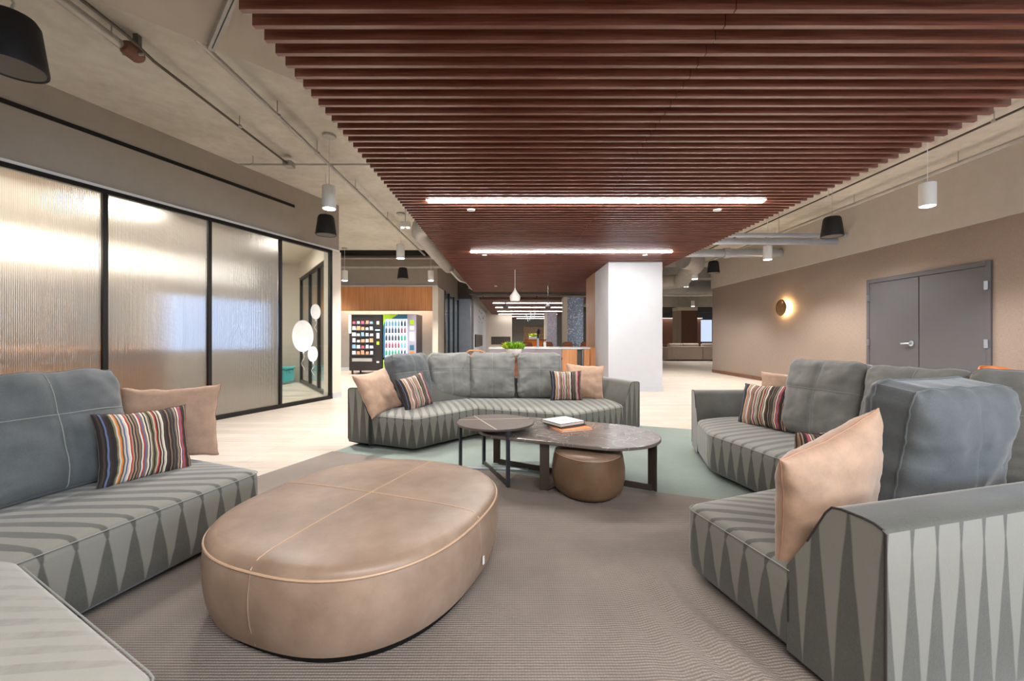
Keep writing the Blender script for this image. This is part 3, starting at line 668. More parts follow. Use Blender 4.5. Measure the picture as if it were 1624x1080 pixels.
strip(-.98, 2.93, 4.82, 'long linear light nearest the lounge in the slatted ceiling')
strip(-.76, 2.96, 7.66, 'second linear light in the slatted ceiling, in front of the white column')
for i, (y, a, b) in enumerate(((18.9, -.87, 2.4), (21.6, -.86, 2.7), (24.7, -.87, 3.0), (27.6, -.88, 3.0), (30.8, -.2, 3.2), (33.8, .4, 3.3))):
    strip(a, b, y, ['first linear light beyond the kitchen island, the widest in view', 'second linear light beyond the kitchen island', 'third linear light beyond the kitchen island', 'fourth linear light beyond the kitchen island', 'fifth linear light beyond the kitchen island', 'last and smallest linear light above the far grey wall'][i], .075)
dl0 = None
for i, (x, y, lab) in enumerate(((-.51, 5.15, 'small round cover behind the near linear light, towards the glass wall side'), (2.56, 5.15, 'small round cover behind the near linear light, towards the door side'), (-.53, 7.95, 'small round cover behind the second linear light, towards the glass wall side'), (2.56, 7.95, 'small round cover at the column end of the second linear light'), (-.5, 12.7, 'small round cover in the slats near the white pendant'))):
    if dl0 is None: dl0 = obj('sprinkler_cover', G().lathe([(.045, 0), (.05, .006), (.05, .012)], n=20), 'bowl', smooth=True); o = dl0
    else: o = dl0.copy(); COL.objects.link(o)
    o.location = (x, y, 2.717); tag(o, lab, 'sprinkler cover', 'sprinkler covers in the slats')

# ------------------------------------------------------------------ pendants and speakers
def pend():
    e = empty('pendant_light')
    obj('shade', G().lathe([(.078, 0), (.082, .004), (.082, .27), (.078, .28), (.01, .28)], n=36), 'shade_white', e, smooth=True)
    obj('lamp', G().lathe([(.07, -.002), (.07, .004)], n=28), 'glow', e)
    obj('cord', G().tube([(0, 0, .28), (0, 0, ZC-2.74)], .004, 6), 'bowl', e)
    obj('canopy', G().lathe([(.075, ZC-2.74-.03), (.08, ZC-2.74-.025), (.08, ZC-2.74)], n=28), 'galv', e, smooth=True)
    return e
p0 = pend()
for i, (x, y, lab) in enumerate(((-2.28, 5.15, 'white cylinder pendant hanging in front of the black speaker by the glass wall'), (-2.26, 8.37, 'white cylinder pendant above the vending machines, larger of that cluster'), (-4.7, 11.6, 'small white cylinder pendant beside the end of the glass wall'), (-2.28, 11.6, 'small white cylinder pendant above the white pier by the vending machines'),
    (5.08, 5.05, 'large white cylinder pendant in front of the band above the double door'), (5.26, 8.5, 'white cylinder pendant near the round wall lamp and the pipes'), (5.0, 11.3, 'small white cylinder pendant below the bent duct'), (9.2, 21, 'tiny white cylinder pendant in the far lounge above the beige sofa'))):
    o = p0 if i == 0 else copy_tree(p0); o.location = (x, y, 2.74); tag(o, lab, 'pendant light', 'white cylinder pendants')
    lamp('SPOT', (x, y, 2.72), 120, (1, .97, .93), .06, angle=125)
def speaker():
    e = empty('pendant_speaker')
    obj('body', G().lathe([(.135, .012), (.15, 0), (.152, .01), (.118, .27), (.1, .3), (.03, .315)], n=40), 'blackcloth', e, smooth=True)
    obj('grille', G().lathe([(.138, .006), (.138, .013)], n=32), 'darkgrey', e)
    obj('bracket', G().tube([(0, 0, .31), (0, 0, .36), (.012, 0, .38), (0, 0, .4)], .008, 6), 'galv', e)
    obj('cable', G().tube([(0, 0, .4), (0, 0, ZC-2.71)], .003, 5), 'galv', e)
    return e
s0 = speaker()
for i, (x, y, z, lab) in enumerate(((-2.86, 6.35, 2.71, 'black bell speaker hanging below the near white pendant by the glass wall'), (-2.93, 2.42, 2.71, 'big black bell speaker at the top corner above the left sofa'), (-3.04, 11.5, 2.78, 'small black bell speaker above the vending machines'), (4.96, 6.4, 2.7, 'black bell speaker by the pipes on the double door side'), (5.12, 10.5, 2.78, 'small black bell speaker between the pendants near the bent duct'))):
    o = s0 if i == 0 else copy_tree(s0); o.location = (x, y, z); tag(o, lab, 'speaker', 'black pendant speakers')
def bell(name, loc, r, h, m, zc, label):
    e = empty(name, loc); obj('shade', G().lathe([(r*.86, 0), (r, h*.22), (r*.96, h*.4), (r*.45, h*.68), (r*.14, h*.9), (r*.1, h)], n=36), m, e, smooth=True)
    obj('cord', G().tube([(0, 0, h), (0, 0, zc-loc[2])], .006 if r > .1 else .004, 6), m, e); tag(e, label, 'pendant light')
bell('bell_pendant', (.07, 9.7, 2.0), .125, .3, 'bowl', 2.73, 'white teardrop pendant over the planter behind the centre sofa')
bell('bell_pendant', (-.19, 12.3, 1.99), .085, .22, 'darkgrey', 2.73, 'dark bell pendant left of the white teardrop pendant over the island')
bell('bell_pendant', (1.07, 12.3, 1.99), .085, .22, 'darkgrey', 2.73, 'dark bell pendant nearer the blue mosaic column over the island')
ch = empty('tube_chandelier', (1.0, 20.5, 2.05)); obj('rod', G().tube([(0, 0, .3), (0, 0, .68)], .01, 6), 'black', ch)
for i, (x, z, a) in enumerate(((-.2, 0, -.25), (-.12, .05, .2), (-.02, .12, -.15), (.06, .1, .25), (.14, .16, -.1))): obj('glass_tube', G().tube([(x, 0, z-.1), (x+a*.4, 0, z+.25)], .025, 10), 'steel', ch)
tag(ch, 'cluster of slim silver tubes hanging under the far light strips', 'chandelier')

# ------------------------------------------------------------------ pipes and ducts
def pipe(name, pts, r, m, label, cat='pipe', hang=(), rr=None):
    e = empty(name, pts[0]); o = obj('pipe_run', G().tube(pts, r, 14, rr), m, e, org=pts[0], smooth=True); o.location = (0, 0, 0)
    for t in hang:
        k = Vector(t); o = obj('hanger', G().tube([k, (k.x, k.y, ZC)], .005, 6).lathe([(r+.012, -.012), (r+.012, .012)], c=tuple(k), n=12), 'galv', e, org=pts[0]); o.location = (0, 0, 0)
    tag(e, label, cat)
pipe('sprinkler_pipe', [(-2.5, 3.1, 3.5), (-2.5, 11.85, 3.5)], .022, 'galv', 'long thin pipe under the concrete beside the slatted ceiling, by the first pendant', hang=[(-2.5, 4.4, 3.5), (-2.5, 5.3, 3.5), (-2.5, 6.6, 3.5), (-2.5, 8.3, 3.5)])
pipe('sprinkler_pipe', [(-3.2, 1.6, 3.53), (-3.2, 3.4, 3.53)], .035, 'galv', 'thick short grey pipe near the black speaker, ending at the coupling', hang=[(-3.2, 3.3, 3.53)])
pipe('conduit', [(-3.08, 1.6, 3.55), (-3.08, 3.3, 3.55), (-3.12, 3.6, 3.54), (-3.1, 5.74, 3.54)], .013, 'bronze', 'thin conduit from the coupling to the square junction box', hang=[(-3.1, 4.7, 3.54)])
pipe('conduit', [(-3.8, 5.74, 3.54), (-1.0, 5.74, 3.54)], .013, 'galv', 'thin conduit crossing under the concrete at the junction box', hang=[(-3.6, 5.74, 3.54)])
tag(obj('junction_box', G().box(-3.16, -3.04, 5.68, 5.8, 3.5, 3.58), 'galv', bevel=.006, org=(-3.1, 5.74, 3.5)), 'square metal junction box where the thin conduits meet', 'junction box')
cp = empty('pipe_coupling', (-3.17, 3.45, 3.5)); obj('collar', G().tube([(0, -.08, .02), (0, -.05, .02), (0, .05, .02), (0, .08, .02)], .05, 12, [.04, .062, .062, .04]), plain('rust', (120, 84, 70), .7), cp, smooth=True)
obj('bolt', G().tube([(-.08, 0, 0), (.09, 0, 0)], .012, 8), 'galv', cp); obj('strap', G().box(.02, .06, -.02, .02, .03, ZC-3.5), 'darkgrey', cp); tag(cp, 'rusty pipe coupling with a grey strap near the ceiling corner', 'pipe fitting')
st = empty('strut_channel', (-2.2, 3.0, 3.3)); obj('channel', G().bar((.62, -.57), (-.03, .06), .045, -.045, -.0), 'galv', st)
obj('slot', G().bar((.56, -.51), (0, .03), .006, -.048, -.045), 'black', st); tag(st, 'perforated white metal strut beside the first wooden slat', 'bracket')
pipe('sprinkler_pipe', [(6.05, 1.0, 3.5), (6.05, 13.4, 3.5)], .025, 'galv', 'long pipe running beside the band above the double door', hang=[(6.05, 7.3, 3.5), (6.05, 9.5, 3.5), (6.05, 5.6, 3.5)])
pipe('conduit', [(5.37, 1.0, 3.55), (5.37, 13.4, 3.55)], .013, 'bronze', 'thin conduit running along the door side edge of the slats', hang=[(5.37, 4.6, 3.55), (5.37, 7.0, 3.55)])
pipe('water_pipe', [(3.2, 8.11, 3.15), (XR-.04, 8.11, 3.15)], .04, 'lightmetal', 'upper of two grey pipes behind the door side speaker', hang=[(4.3, 8.11, 3.15)])
pipe('water_pipe', [(3.2, 8.35, 3.08), (XR-.04, 8.35, 3.08)], .065, 'lightmetal', 'lower, thicker grey pipe behind the door side speaker', hang=[(5.4, 8.35, 3.08)], rr=None)
pipe('air_duct', [(3.0, 10.08, 3.2), (5.15, 10.08, 3.2), (5.16, 10.08, 3.2), (5.3, 10.08, 3.2), (5.31, 10.08, 3.2), (XR-.05, 10.08, 3.2)], .11, 'lightmetal', 'straight grey duct ending at the linen wall band', 'duct', rr=[.1, .1, .125, .125, .105, .105])
pts = [(4.3, 10.4, 3.12), (4.75, 10.7, 3.12), (4.95, 11.2, 3.1), (5.2, 12.2, 3.08), (5.5, 13.2, 3.05), (5.65, 13.9, 3.05), (5.2, 14.4, 3.05), (4.2, 14.6, 3.05)]
pipe('air_duct', pts, .24, 'galv', 'bent round duct between the column and the linen wall', 'duct')
pipe('air_duct', [(-.6, 7.0, 3.12), (-1.05, 7.05, 3.12), (-1.4, 7.2, 3.13), (-1.66, 7.55, 3.15), (-1.78, 8.0, 3.17), (-1.82, 9.5, 3.18), (-1.84, 12.0, 3.18)], .17, 'galv', 'fat pale duct along the glass wall side of the slatted ceiling', 'duct')
pipe('air_duct', [(4, 16.2, 3.1), (16, 16.2, 3.1)], .26, 'galv', 'wide horizontal duct over the far lounge opening', 'duct', hang=[(7, 16.2, 3.1), (11, 16.2, 3.1)])
pipe('air_duct', [(-1.6, 15.2, 3.1), (4, 15.2, 3.1)], .16, 'galv', 'horizontal duct in the gap between the two slatted ceilings', 'duct')
pipe('cable', [(-1.7, 11.5, 3.0), (-1.6, 12.6, 2.88), (-1.5, 13.6, 2.95), (-1.45, 15, 2.9)], .03, 'bowl', 'drooping white cable beside the end of the slats', 'cable', hang=[(-1.7, 11.5, 3.0), (-1.5, 13.6, 2.95)])
struct('trim_17', G().box(-1.7, 3.8, 16.4, 16.9, 2.86, ZC), 'darkgrey')
el = empty('emergency_light', (-1.9, 7.35, 3.1)); obj('housing', G().box(-.09, .09, -.03, .03, 0, .1), 'bowl', el, bevel=.01); obj('lens', G().lathe([(.03, -.02), (.035, 0)], c=(-.05, 0, 0), n=14), 'glow_soft', el); obj('lens', G().lathe([(.03, -.02), (.035, 0)], c=(.05, 0, 0), n=14), 'glow_soft', el)
tag(el, 'small white emergency light by the fat pale duct', 'emergency light')
obj('stem', G().tube([(0, 0, .1), (0, 0, ZC-3.1)], .006, 6), 'galv', el)
el2 = copy_tree(el); el2.location = (6.2, 14.7, 2.95); tag(el2, 'small white emergency light below the bent duct', 'emergency light')

# ------------------------------------------------------------------ rugs
U = Vector((.933, -.36)); V2 = Vector((.36, .933)); P0 = Vector((-1.76, 4.09))
def rug_mesh(u0, u1, v0, v1, z, step, wavef=None):
    g = G(); nu = max(2, int((u1-u0)/step)); nv = max(2, int((v1-v0)/step)); vs = []; fs = []
    for k in range(2):
        for j in range(nv+1):
            for i in range(nu+1):
                p = P0+U*(u0+(u1-u0)*i/nu)+V2*(v0+(v1-v0)*j/nv); h = wavef(p) if wavef else 0
                vs.append((p.x, p.y, (z+h) if k else 0.001))
    K = (nu+1)*(nv+1)
    for j in range(nv):
        for i in range(nu):
            a = j*(nu+1)+i; fs += [(a+K, a+1+K, a+nu+2+K, a+nu+1+K), (a, a+nu+1, a+nu+2, a+1)]
    for i in range(nu): fs += [(i, i+1, i+1+K, i+K), (nv*(nu+1)+i, nv*(nu+1)+i+K, nv*(nu+1)+i+1+K, nv*(nu+1)+i+1)]
    for j in range(nv): a = j*(nu+1); fs += [(a, a+K, a+nu+1+K, a+nu+1), (a+nu, a+2*nu+1, a+2*nu+1+K, a+nu+K)]
    g.add(vs, fs); return g
def ripple(p):
    # the pile is pushed into folds along the near right sofa
    dx = p.x-.74; dy = p.y-1.45
    s = dx*.975+dy*.22; t = dy*.975-dx*.22
    w_ = math.exp(-((s/.2)**2))*math.exp(-((t/.6)**4))
    return .03*w_*(1+math.sin(s*40+.9*math.sin(t*6)))*.5
tag(obj('rug', rug_mesh(-.02, 4.6, -5.2, 0, .008, .03, ripple), 'rug', smooth=True, fix=False), 'large ribbed taupe rug under the ottoman and near seats', 'rug')
tag(obj('rug', rug_mesh(0, 4.6, .005, 2.35, .007, .3), 'greenrug', fix=False), 'grey-green rug under the centre sofa and coffee tables', 'rug')

# ------------------------------------------------------------------ sofas
def resample(pts, step=None, n=None, rnd=0):
    pts = [Vector(p) for p in pts]
    if rnd:
        q = [pts[0]]
        for i in range(1, len(pts)-1):
            a = pts[i]+(pts[i-1]-pts[i]).normalized()*rnd; b = pts[i]+(pts[i+1]-pts[i]).normalized()*rnd
            for k in range(7):
                t = k/6; q.append((1-t)**2*a+2*t*(1-t)*pts[i]+t*t*b)
        q.append(pts[-1]); pts = q
    L = [0]
    for a, b in zip(pts, pts[1:]): L.append(L[-1]+(b-a).length)
    n = n or max(2, int(L[-1]/step)); out = []; us = []
    for i in range(n+1):
        s = L[-1]*i/n; j = 0
        while j < len(L)-2 and L[j+1] < s: j += 1
        t = (s-L[j])/max(1e-6, L[j+1]-L[j]); out.append(pts[j].lerp(pts[j+1], min(1, t))); us.append(s)
    return out, us
def seat_mesh(front, back, ztop=.36, crown=.02, z0=.045, front_rnd=.05):
    F, us = resample(front, .02, rnd=front_rnd); n = len(F)-1; B, _ = resample(back, n=n)
    vs = []; uv = []; m = 0
    side = [(.025, z0, 0), (.008, z0+.02, .07), (0, z0+.1, .33), (0, z0+.2, .66), (0, ztop-.05, .93), (.006, ztop-.025, 1.0), (.02, ztop-.01, 1.02), (.045, ztop-.002, 1.05)]
    NT_ = 12
    for i in range(n+1):
        d = (B[i]-F[i]); L = d.length; d = d/L; row = []
        for o_, z, v in side: row.append((F[i]+d*o_, z, v))
        for k in range(1, NT_+1):
            t = .045+(L-.045)*k/NT_; row.append((F[i]+d*t, ztop+crown*math.sin(math.pi*min(1, k/NT_*1.1)*.9), 1.05+t))
        row.append((B[i], z0, 9))
        m = len(row)
        for p, z, v in row: vs.append((p.x, p.y, z)); uv.append((us[i], v))
    fs = []
    for i in range(n):
        for k in range(m): fs.append((i*m+k, (i+1)*m+k, (i+1)*m+(k+1) % m, i*m+(k+1) % m))
    g = G().add(vs, fs, uv)
    for i in (0, n):   # end caps on their own vertices
        cap = vs[i*m:(i+1)*m]; dd = [(Vector(p[:2])-F[i]).length for p in cap]
        g.add(cap, [tuple(range(m))], [(us[i]+(d_ if i else -d_), min(.97, (p[2]-z0)/(ztop-z0)) if p[2] > z0 else 0) for p, d_ in zip(cap, dd)])
    return g
def wall_mesh(path, inward, ztop=.61, zs=.34, z0=.045, top_w=.17, foot=.31, e0=None, e1=None):
    """arm or back: wedge section swept along path; inward = +1/-1 side of the path; e0/e1 = plan direction of the cut ends"""
    P, us = resample(path, .03, rnd=.04); n = len(P)-1; vs = []; uv = []
    sec = [(0.012, z0, 0), (0, z0+.03, .06), (0, z0+.2, .4), (0, z0+.4, .8), (0, ztop-.02, .98), (.006, ztop-.012, 90), (.03, ztop-.003, 90), (.06, ztop, 90), (top_w-.05, ztop, 90), (top_w-.02, ztop-.006, 90), (top_w, ztop-.03, 90), (top_w+(foot-top_w)*.45, zs+.12, 90), (foot, zs, 90), (foot, z0, 90)]
    m = len(sec)
    for i in range(n+1):
        t = (P[min(i+1, n)]-P[max(i-1, 0)]).normalized(); nn = Vector((-t.y, t.x))*inward; d = nn
        if i == 0 and e0: d = Vector(e0).normalized(); d = d/d.dot(nn)
        elif i == n and e1: d = Vector(e1).normalized(); d = d/d.dot(nn)
        for s, z, v in sec: p = P[i]+d*s; vs.append((p.x, p.y, z)); uv.append((us[i], v))
    # blend the cut direction over the first rows so the side stays straight
    fs = []
    for i in range(n):
        for k in range(m): fs.append((i*m+k, (i+1)*m+k, (i+1)*m+(k+1) % m, i*m+(k+1) % m))
    g = G().add(vs, fs, uv)
    for i in (0, n):
        cap = vs[i*m:(i+1)*m]; g.add(cap, [tuple(range(m))], [((Vector(p[:2])-P[i]).length, (p[2]-z0)/(ztop-z0)*.9) for p in cap])
    return g
def cap_line(path, z, r=.004):
    return G().tube([(p[0], p[1], z) for p in path], r, 6)
def wall_piping(w_, end, parent, org):
    m = 14; base = 0 if end == 0 else None
    vs = w_.v[:m] if end == 0 else None
    return obj('arm_piping', G().tube([v for v in vs[1:12]], .0035, 6), 'darkcover', parent, org=org, smooth=True)
def armcut(A, B, path1, foot=.30):
    """point on A-B where an arm with its cut end on A-B meets the floor"""
    A, B, p = Vector(A), Vector(B), Vector(path1); t = (p-A).normalized(); d = (B-A).normalized()
    n = Vector((-t.y, t.x)); q = A+d*(foot/abs(d.dot(n))); return (q.x, q.y)
def module(name, front, back, walls, label, mat='velvet', ztop=.36, group=None):
    o_ = (front[0][0], front[0][1], 0); e = empty(name, o_); ps = []
    ps.append(obj('seat', seat_mesh(front, back, ztop), mat, e, org=o_, smooth=60))
    F, _ = resample(front, .03, rnd=.05); B = Vector(((back[0][0]+back[-1][0])/2, (back[0][1]+back[-1][1])/2))
    ps.append(obj('seat_piping', G().tube([(p.x, p.y, ztop-.020) for p in F], .0025, 6), 'stitch', e, org=o_, smooth=True))
    ft = G(); c = sum((Vector(p) for p in front+back), Vector((0, 0)))/len(front+back)
    for p in (front[0], front[-1], back[0], back[-1]): q = Vector(p).lerp(c, .25); ft.lathe([(.025, 0.006), (.03, .05)], c=(q.x, q.y, 0), n=10)
    for k, p in enumerate((front[0], front[-1], back[0], back[-1])):
        q = Vector(p).lerp(c, .3); ps.append(obj('foot', G().lathe([(.025, 0.009), (.03, .05)], c=(q.x, q.y, 0), n=10), 'black', e, org=o_))
    for nm, path, inw, e0, e1 in walls:
        w_ = wall_mesh(path, inw, e0=e0, e1=e1); ps.append(obj(nm, w_, mat, e, org=o_, smooth=60))
        if e0: ps.append(wall_piping(w_, 0, e, o_))
    grp(ps, e)
    tag(e, label, 'sofa', group); return e
# centre sofa
A = (-1.72, 4.335); B_ = (-.946, 4.01); I = (-.38, 4.66); F_ = (.61, 4.22); O_ = (1.53, 4.96)
def sub2(a, b): return (a[0]-b[0], a[1]-b[1])
def ln(a, b, t): return (a[0]+(b[0]-a[0])*t, a[1]+(b[1]-a[1])*t)
module('sofa_module', [armcut(A, B_, (-1.17, 5.1)), B_, I], [(-1.46, 4.42), (-1.02, 5.02), (-.62, 5.36)], [('backrest', [A, (-1.17, 5.1), (-.66, 5.5)], -1, sub2(B_, A), None)],
       'grey-green sofa section on the vending machine side of the centre sofa', ztop=.355)
module('sofa_module', [I, F_, armcut(O_, F_, (1.22, 5.72))], [(-.6, 5.38), (.4, 5.38), (1.2, 5.35)], [('backrest', [(-.62, 5.5), (.2, 5.62), (1.2, 5.66)], -1, None, None), ('arm', [O_, (1.22, 5.72)], 1, sub2(F_, O_), None)],
       'grey-green sofa section with an arm in front of the white column', ztop=.355)
# right sofa
A2 = (1.028, 1.136); B2 = (.828, 1.972); I2 = (1.812, 2.362); F2 = (1.6, 3.37); O2 = (1.83, 4.2)
module('sofa_module', [armcut(O2, F2, (2.75, 4.24)), F2, I2], [(2.5, 4.05), (2.55, 3.3), (2.62, 2.66)], [('arm', [O2, (2.75, 4.24)], -1, sub2(F2, O2), None), ('backrest', [(2.78, 4.24), (2.86, 3.3), (2.95, 2.3), (2.7, 1.6)], -1, None, None)],
       'sofa section of the right sofa farther from the camera, with stripes on its seat')
module('sofa_module', [armcut(A2, B2, (2.66, 1.568)), B2, I2], [(1.28, 1.35), (2.0, 1.56), (2.6, 2.3)], [('backrest', [A2, (2.66, 1.568)], 1, sub2(B2, A2), None)],
       'closest sofa section at the lower right with its back to the camera', ztop=.345)
# left sofa
module('sofa_module', [(-1.73, 1.40), (-1.47, 2.42), (-2.35, 2.78)], [(-2.45, 1.4), (-2.5, 1.9), (-2.52, 2.7)], [('backrest', [(-2.95, 1.35), (-2.75, 2.7)], -1, None, None)],
       'left sofa section beside the oval ottoman, striped cushion on it', ztop=.365)
module('sofa_module', [(-1.66, 1.40), (-.79, .93), (-1.0, .1)], [(-2.3, 1.35), (-2.2, .9), (-2.1, .1)], [], 'velvet seat section at the bottom left corner, strong light painted into its colour', mat='velvetlit', ztop=.375)

# ------------------------------------------------------------------ cushions
def back_cushion(w_=.6, h=.58, T=.2, seed=0, n=42):
    g = G(); vs = []; uv = []; fs = []
    def pos(u, v, s):
        x = w_/2*u*(1-.04*(1-v*v)) ; z = h/2*(v*(1-.04*(1-u*u))+1)
        ed = ((1-abs(u)**5)*(1-abs(v)**5))**.5
        y = T*.28+T*.24*ed+T*.1*math.sqrt(max(0, (1-u*u)*(1-v*v)))
        sm = math.exp(-((u)/.035)**2)+math.exp(-((v-.18)/.035)**2)*(1 if abs(u) < 1.1 else 0)
        y -= .010*min(1, sm)*ed
        nz = noise.noise(Vector((u*2.3+seed*7, v*2.3, seed))); y += .016*nz*ed
        nz2 = noise.noise(Vector((u*5+seed, v*9, seed*3+2*s))); y += .008*nz2*(.3+abs(u)**2)
        wr = noise.noise(Vector((u*9+seed, v*1.6, seed+4)))*math.exp(-(1-abs(v))/.22)+noise.noise(Vector((v*9+seed, u*1.6, seed+8)))*math.exp(-(1-abs(u))/.22)
        y += .013*wr*ed+.012*(1-u*u)*(1-v*v)
        x += .01*noise.noise(Vector((v*4, seed, s*2)))*abs(u); z += .014*noise.noise(Vector((u*3, seed+5, s)))*max(0, v)
        # rounded outline corners
        c = max(0, abs(u)+abs(v)-1.72)/.28; x -= math.copysign(.022*c, u); z -= math.copysign(.022*c, v)
        return Vector((x, s*y, z))
    for s in (-1, 1):
        for j in range(n+1):
            for i in range(n+1):
                u = math.sin((i/n-.5)*math.pi*.92)/math.sin(.46*math.pi); v = math.sin((j/n-.5)*math.pi*.92)/math.sin(.46*math.pi)
                vs.append(pos(u, v, s)); uv.append(((u+1)/2, (v+1)/2))
    K = (n+1)**2
    for j in range(n):
        for i in range(n):
            a = j*(n+1)+i; fs += [(a, a+1, a+n+2, a+n+1), (a+K, a+K+n+1, a+K+n+2, a+K+1)]
    def rim(a, b): fs.append((a, b, b+K, a+K))
    ring = list(range(n+1))+[(j+1)*(n+1)+n for j in range(n)]+[n*(n+1)+n-1-i for i in range(n)]+[(n-1-j)*(n+1) for j in range(n-1)]
    for a, b in zip(ring, ring[1:]+ring[:1]): rim(a, b)
    g.add(vs, fs, uv)
    pip = [Vector(vs[a]) for a in ring]; seamv = [Vector(vs[j*(n+1)+n//2])+Vector((0, -.0015, 0)) for j in range(n+1)]
    jh = min(range(n+1), key=lambda j: abs(math.sin((j/n-.5)*math.pi*.92)/math.sin(.46*math.pi)-.18)); seamh = [Vector(vs[jh*(n+1)+i])+Vector((0, -.0015, 0)) for i in range(n+1)]
    pipb = [Vector(vs[a+K]) for a in ring]
    return g, pip, pipb, seamv, seamh
def put_back(x, y, z, yaw, lean, label, w_=.6, h=.58, m='velvetplain', seed=0, T=.2, roll=0):
    g, pip, pipb, sv, sh_ = back_cushion(w_, h, T, seed)
    e = empty('back_cushion', (x, y, z), (R(-lean), R(roll), R(yaw)))
    cv_ = obj('cover', g, m, e, smooth='all')
    for q in (pip, pipb): obj('piping', G().tube(q+[q[0]], .0045, 6), m, cv_, smooth=True)
    obj('stitching', G().tube(sv, .0022, 5).tube(sh_, .0022, 5), 'stitch', cv_, smooth=True)
    tag(e, label, 'cushion', 'large velvet back cushions'); return e
put_back(-2.22, 2.02, .37, 76, 18, 'big dark velvet back cushion on the left sofa behind the striped cushion', .64, .61, 'velvetblue', 1)
put_back(-1.14, 4.82, .36, 60, 14, 'velvet back cushion nearest the vending machines, first on the centre sofa', .58, .6, 'velvetblue', 2)
put_back(-.77, 5.2, .36, 24, 12, 'velvet back cushion second along from the vending machines', .56, .59, 'velvetplain', 3)
put_back(-.25, 5.28, .36, 0, 12, 'velvet back cushion third along, below the white planter', .58, .59, 'velvetplain', 4)
put_back(.35, 5.28, .36, 0, 12, 'velvet back cushion next to the striped cushion on the centre sofa', .57, .59, 'velvetplain', 5)
put_back(2.3, 3.1, .37, -76, 13, 'back cushion of the right sofa beside its striped cushion', .6, .6, 'velvetplain', 6)
put_back(2.42, 2.5, .37, -76, 13, 'second back cushion along the right sofa from the striped one', .6, .59, 'velvetplain', 7)
put_back(2.62, 1.98, .37, -50, 10, 'dark back cushion in the corner of the right sofa at the frame edge', .6, .6, 'velvetplain', 8)
put_back(1.77, 1.80, .36, 195, 9, 'big slate back cushion seen from behind, next to the large pink cushion', .60, .60, 'velvetblue', 9, .24)
def pillow(w_, h, T, m, seed, n=34):
    g = G(); vs = []; uv = []; fs = []; idx = {}
    for s in (-1, 1):
        for j in range(n+1):
            for i in range(n+1):
                u = math.sin((i/n-.5)*math.pi); v = math.sin((j/n-.5)*math.pi)
                if s == 1 and (i in (0, n) or j in (0, n)): idx[(s, i, j)] = idx[(-1, i, j)]; continue
                x = w_/2*u*(1-.09*(1-v*v)); z = h/2*(v*(1-.09*(1-u*u))+1)
                q = max(0, (1-u*u)*(1-v*v)); y = T/2*q**.38
                y += .012*noise.noise(Vector((u*2.5+seed*3, v*2.5, seed+s)))*q**.3
                y += .007*noise.noise(Vector((u*7+seed*3, v*7, seed+s)))*(1-q)*q**.2
                z += .008*noise.noise(Vector((u*4, seed, 3))); x += .006*noise.noise(Vector((v*4, seed, 9)))
                idx[(s, i, j)] = len(vs); vs.append(Vector((x, s*y, z))); uv.append(((u+1)/2, (v+1)/2))
        for j in range(n):
            for i in range(n): fs.append(tuple(idx[(s, *k)] for k in ((i, j), (i+1, j), (i+1, j+1), (i, j+1))))
    g.add(vs, fs, uv)
    ring = [idx[(-1, i, 0)] for i in range(n)]+[idx[(-1, n, j)] for j in range(n)]+[idx[(-1, n-i, n)] for i in range(n)]+[idx[(-1, 0, n-j)] for j in range(n)]
    return g, [vs[a] for a in ring]
def put_pillow(kind, x, y, z, yaw, lean, roll, w_, h, T, seed, label):
    m = {'pink': 'pink', 'striped': 'striped'}[kind]; g, ring = pillow(w_, h, T, m, seed)
    e = empty('throw_pillow', (x, y, z), (R(-lean), R(roll), R(yaw))); cv_ = obj('cover', g, m, e, smooth='all')
    obj('piping', G().tube(ring+[ring[0]], .003, 5), 'pinkpipe' if kind == 'pink' else 'darkcover', cv_, smooth=True)
    tag(e, label, 'pillow', 'plain pink throw pillows' if kind == 'pink' else 'striped throw pillows')
put_pillow('pink', -2.13, 2.57, .37, 30, 12, 0, .50, .46, .14, 1, 'pink pillow behind the striped one on the left sofa')
put_pillow('striped', -1.97, 2.24, .365, 70, 12, 2, .44, .38, .13, 2, 'multicoloured striped pillow on the left sofa')
put_pillow('pink', -1.31, 4.36, .345, 68, 26, -6, .5, .48, .15, 3, 'pink pillow leaning on the arm at the vending machine end of the centre sofa')
put_pillow('striped', -1.0, 4.5, .36, 60, 18, -8, .42, .38, .12, 4, 'striped pillow beside the pink one at the vending machine end of the centre sofa')
put_pillow('striped', .66, 5.02, .365, 0, 12, 0, .39, .37, .12, 5, 'striped pillow at the white column end of the centre sofa')
put_pillow('pink', .90, 5.16, .365, -6, 14, 3, .48, .44, .13, 6, 'pink pillow at the white column end of the centre sofa')
put_pillow('pink', 2.42, 3.66, .37, -50, 15, 0, .46, .46, .13, 7, 'pink pillow mostly hidden by the first back cushion of the right sofa')
put_pillow('striped', 2.1, 3.50, .37, -74, 18, -4, .48, .38, .12, 8, 'striped pillow at the arm end of the right sofa')
put_pillow('pink', 1.20, 1.58, .355, 200, 12, 15, .53, .47, .18, 9, 'large pink pillow on the closest right sofa section')
put_pillow('striped', 1.5, 2.0, .36, 190, 10, 0, .4, .34, .12, 10, 'striped pillow almost hidden behind the large pink pillow')

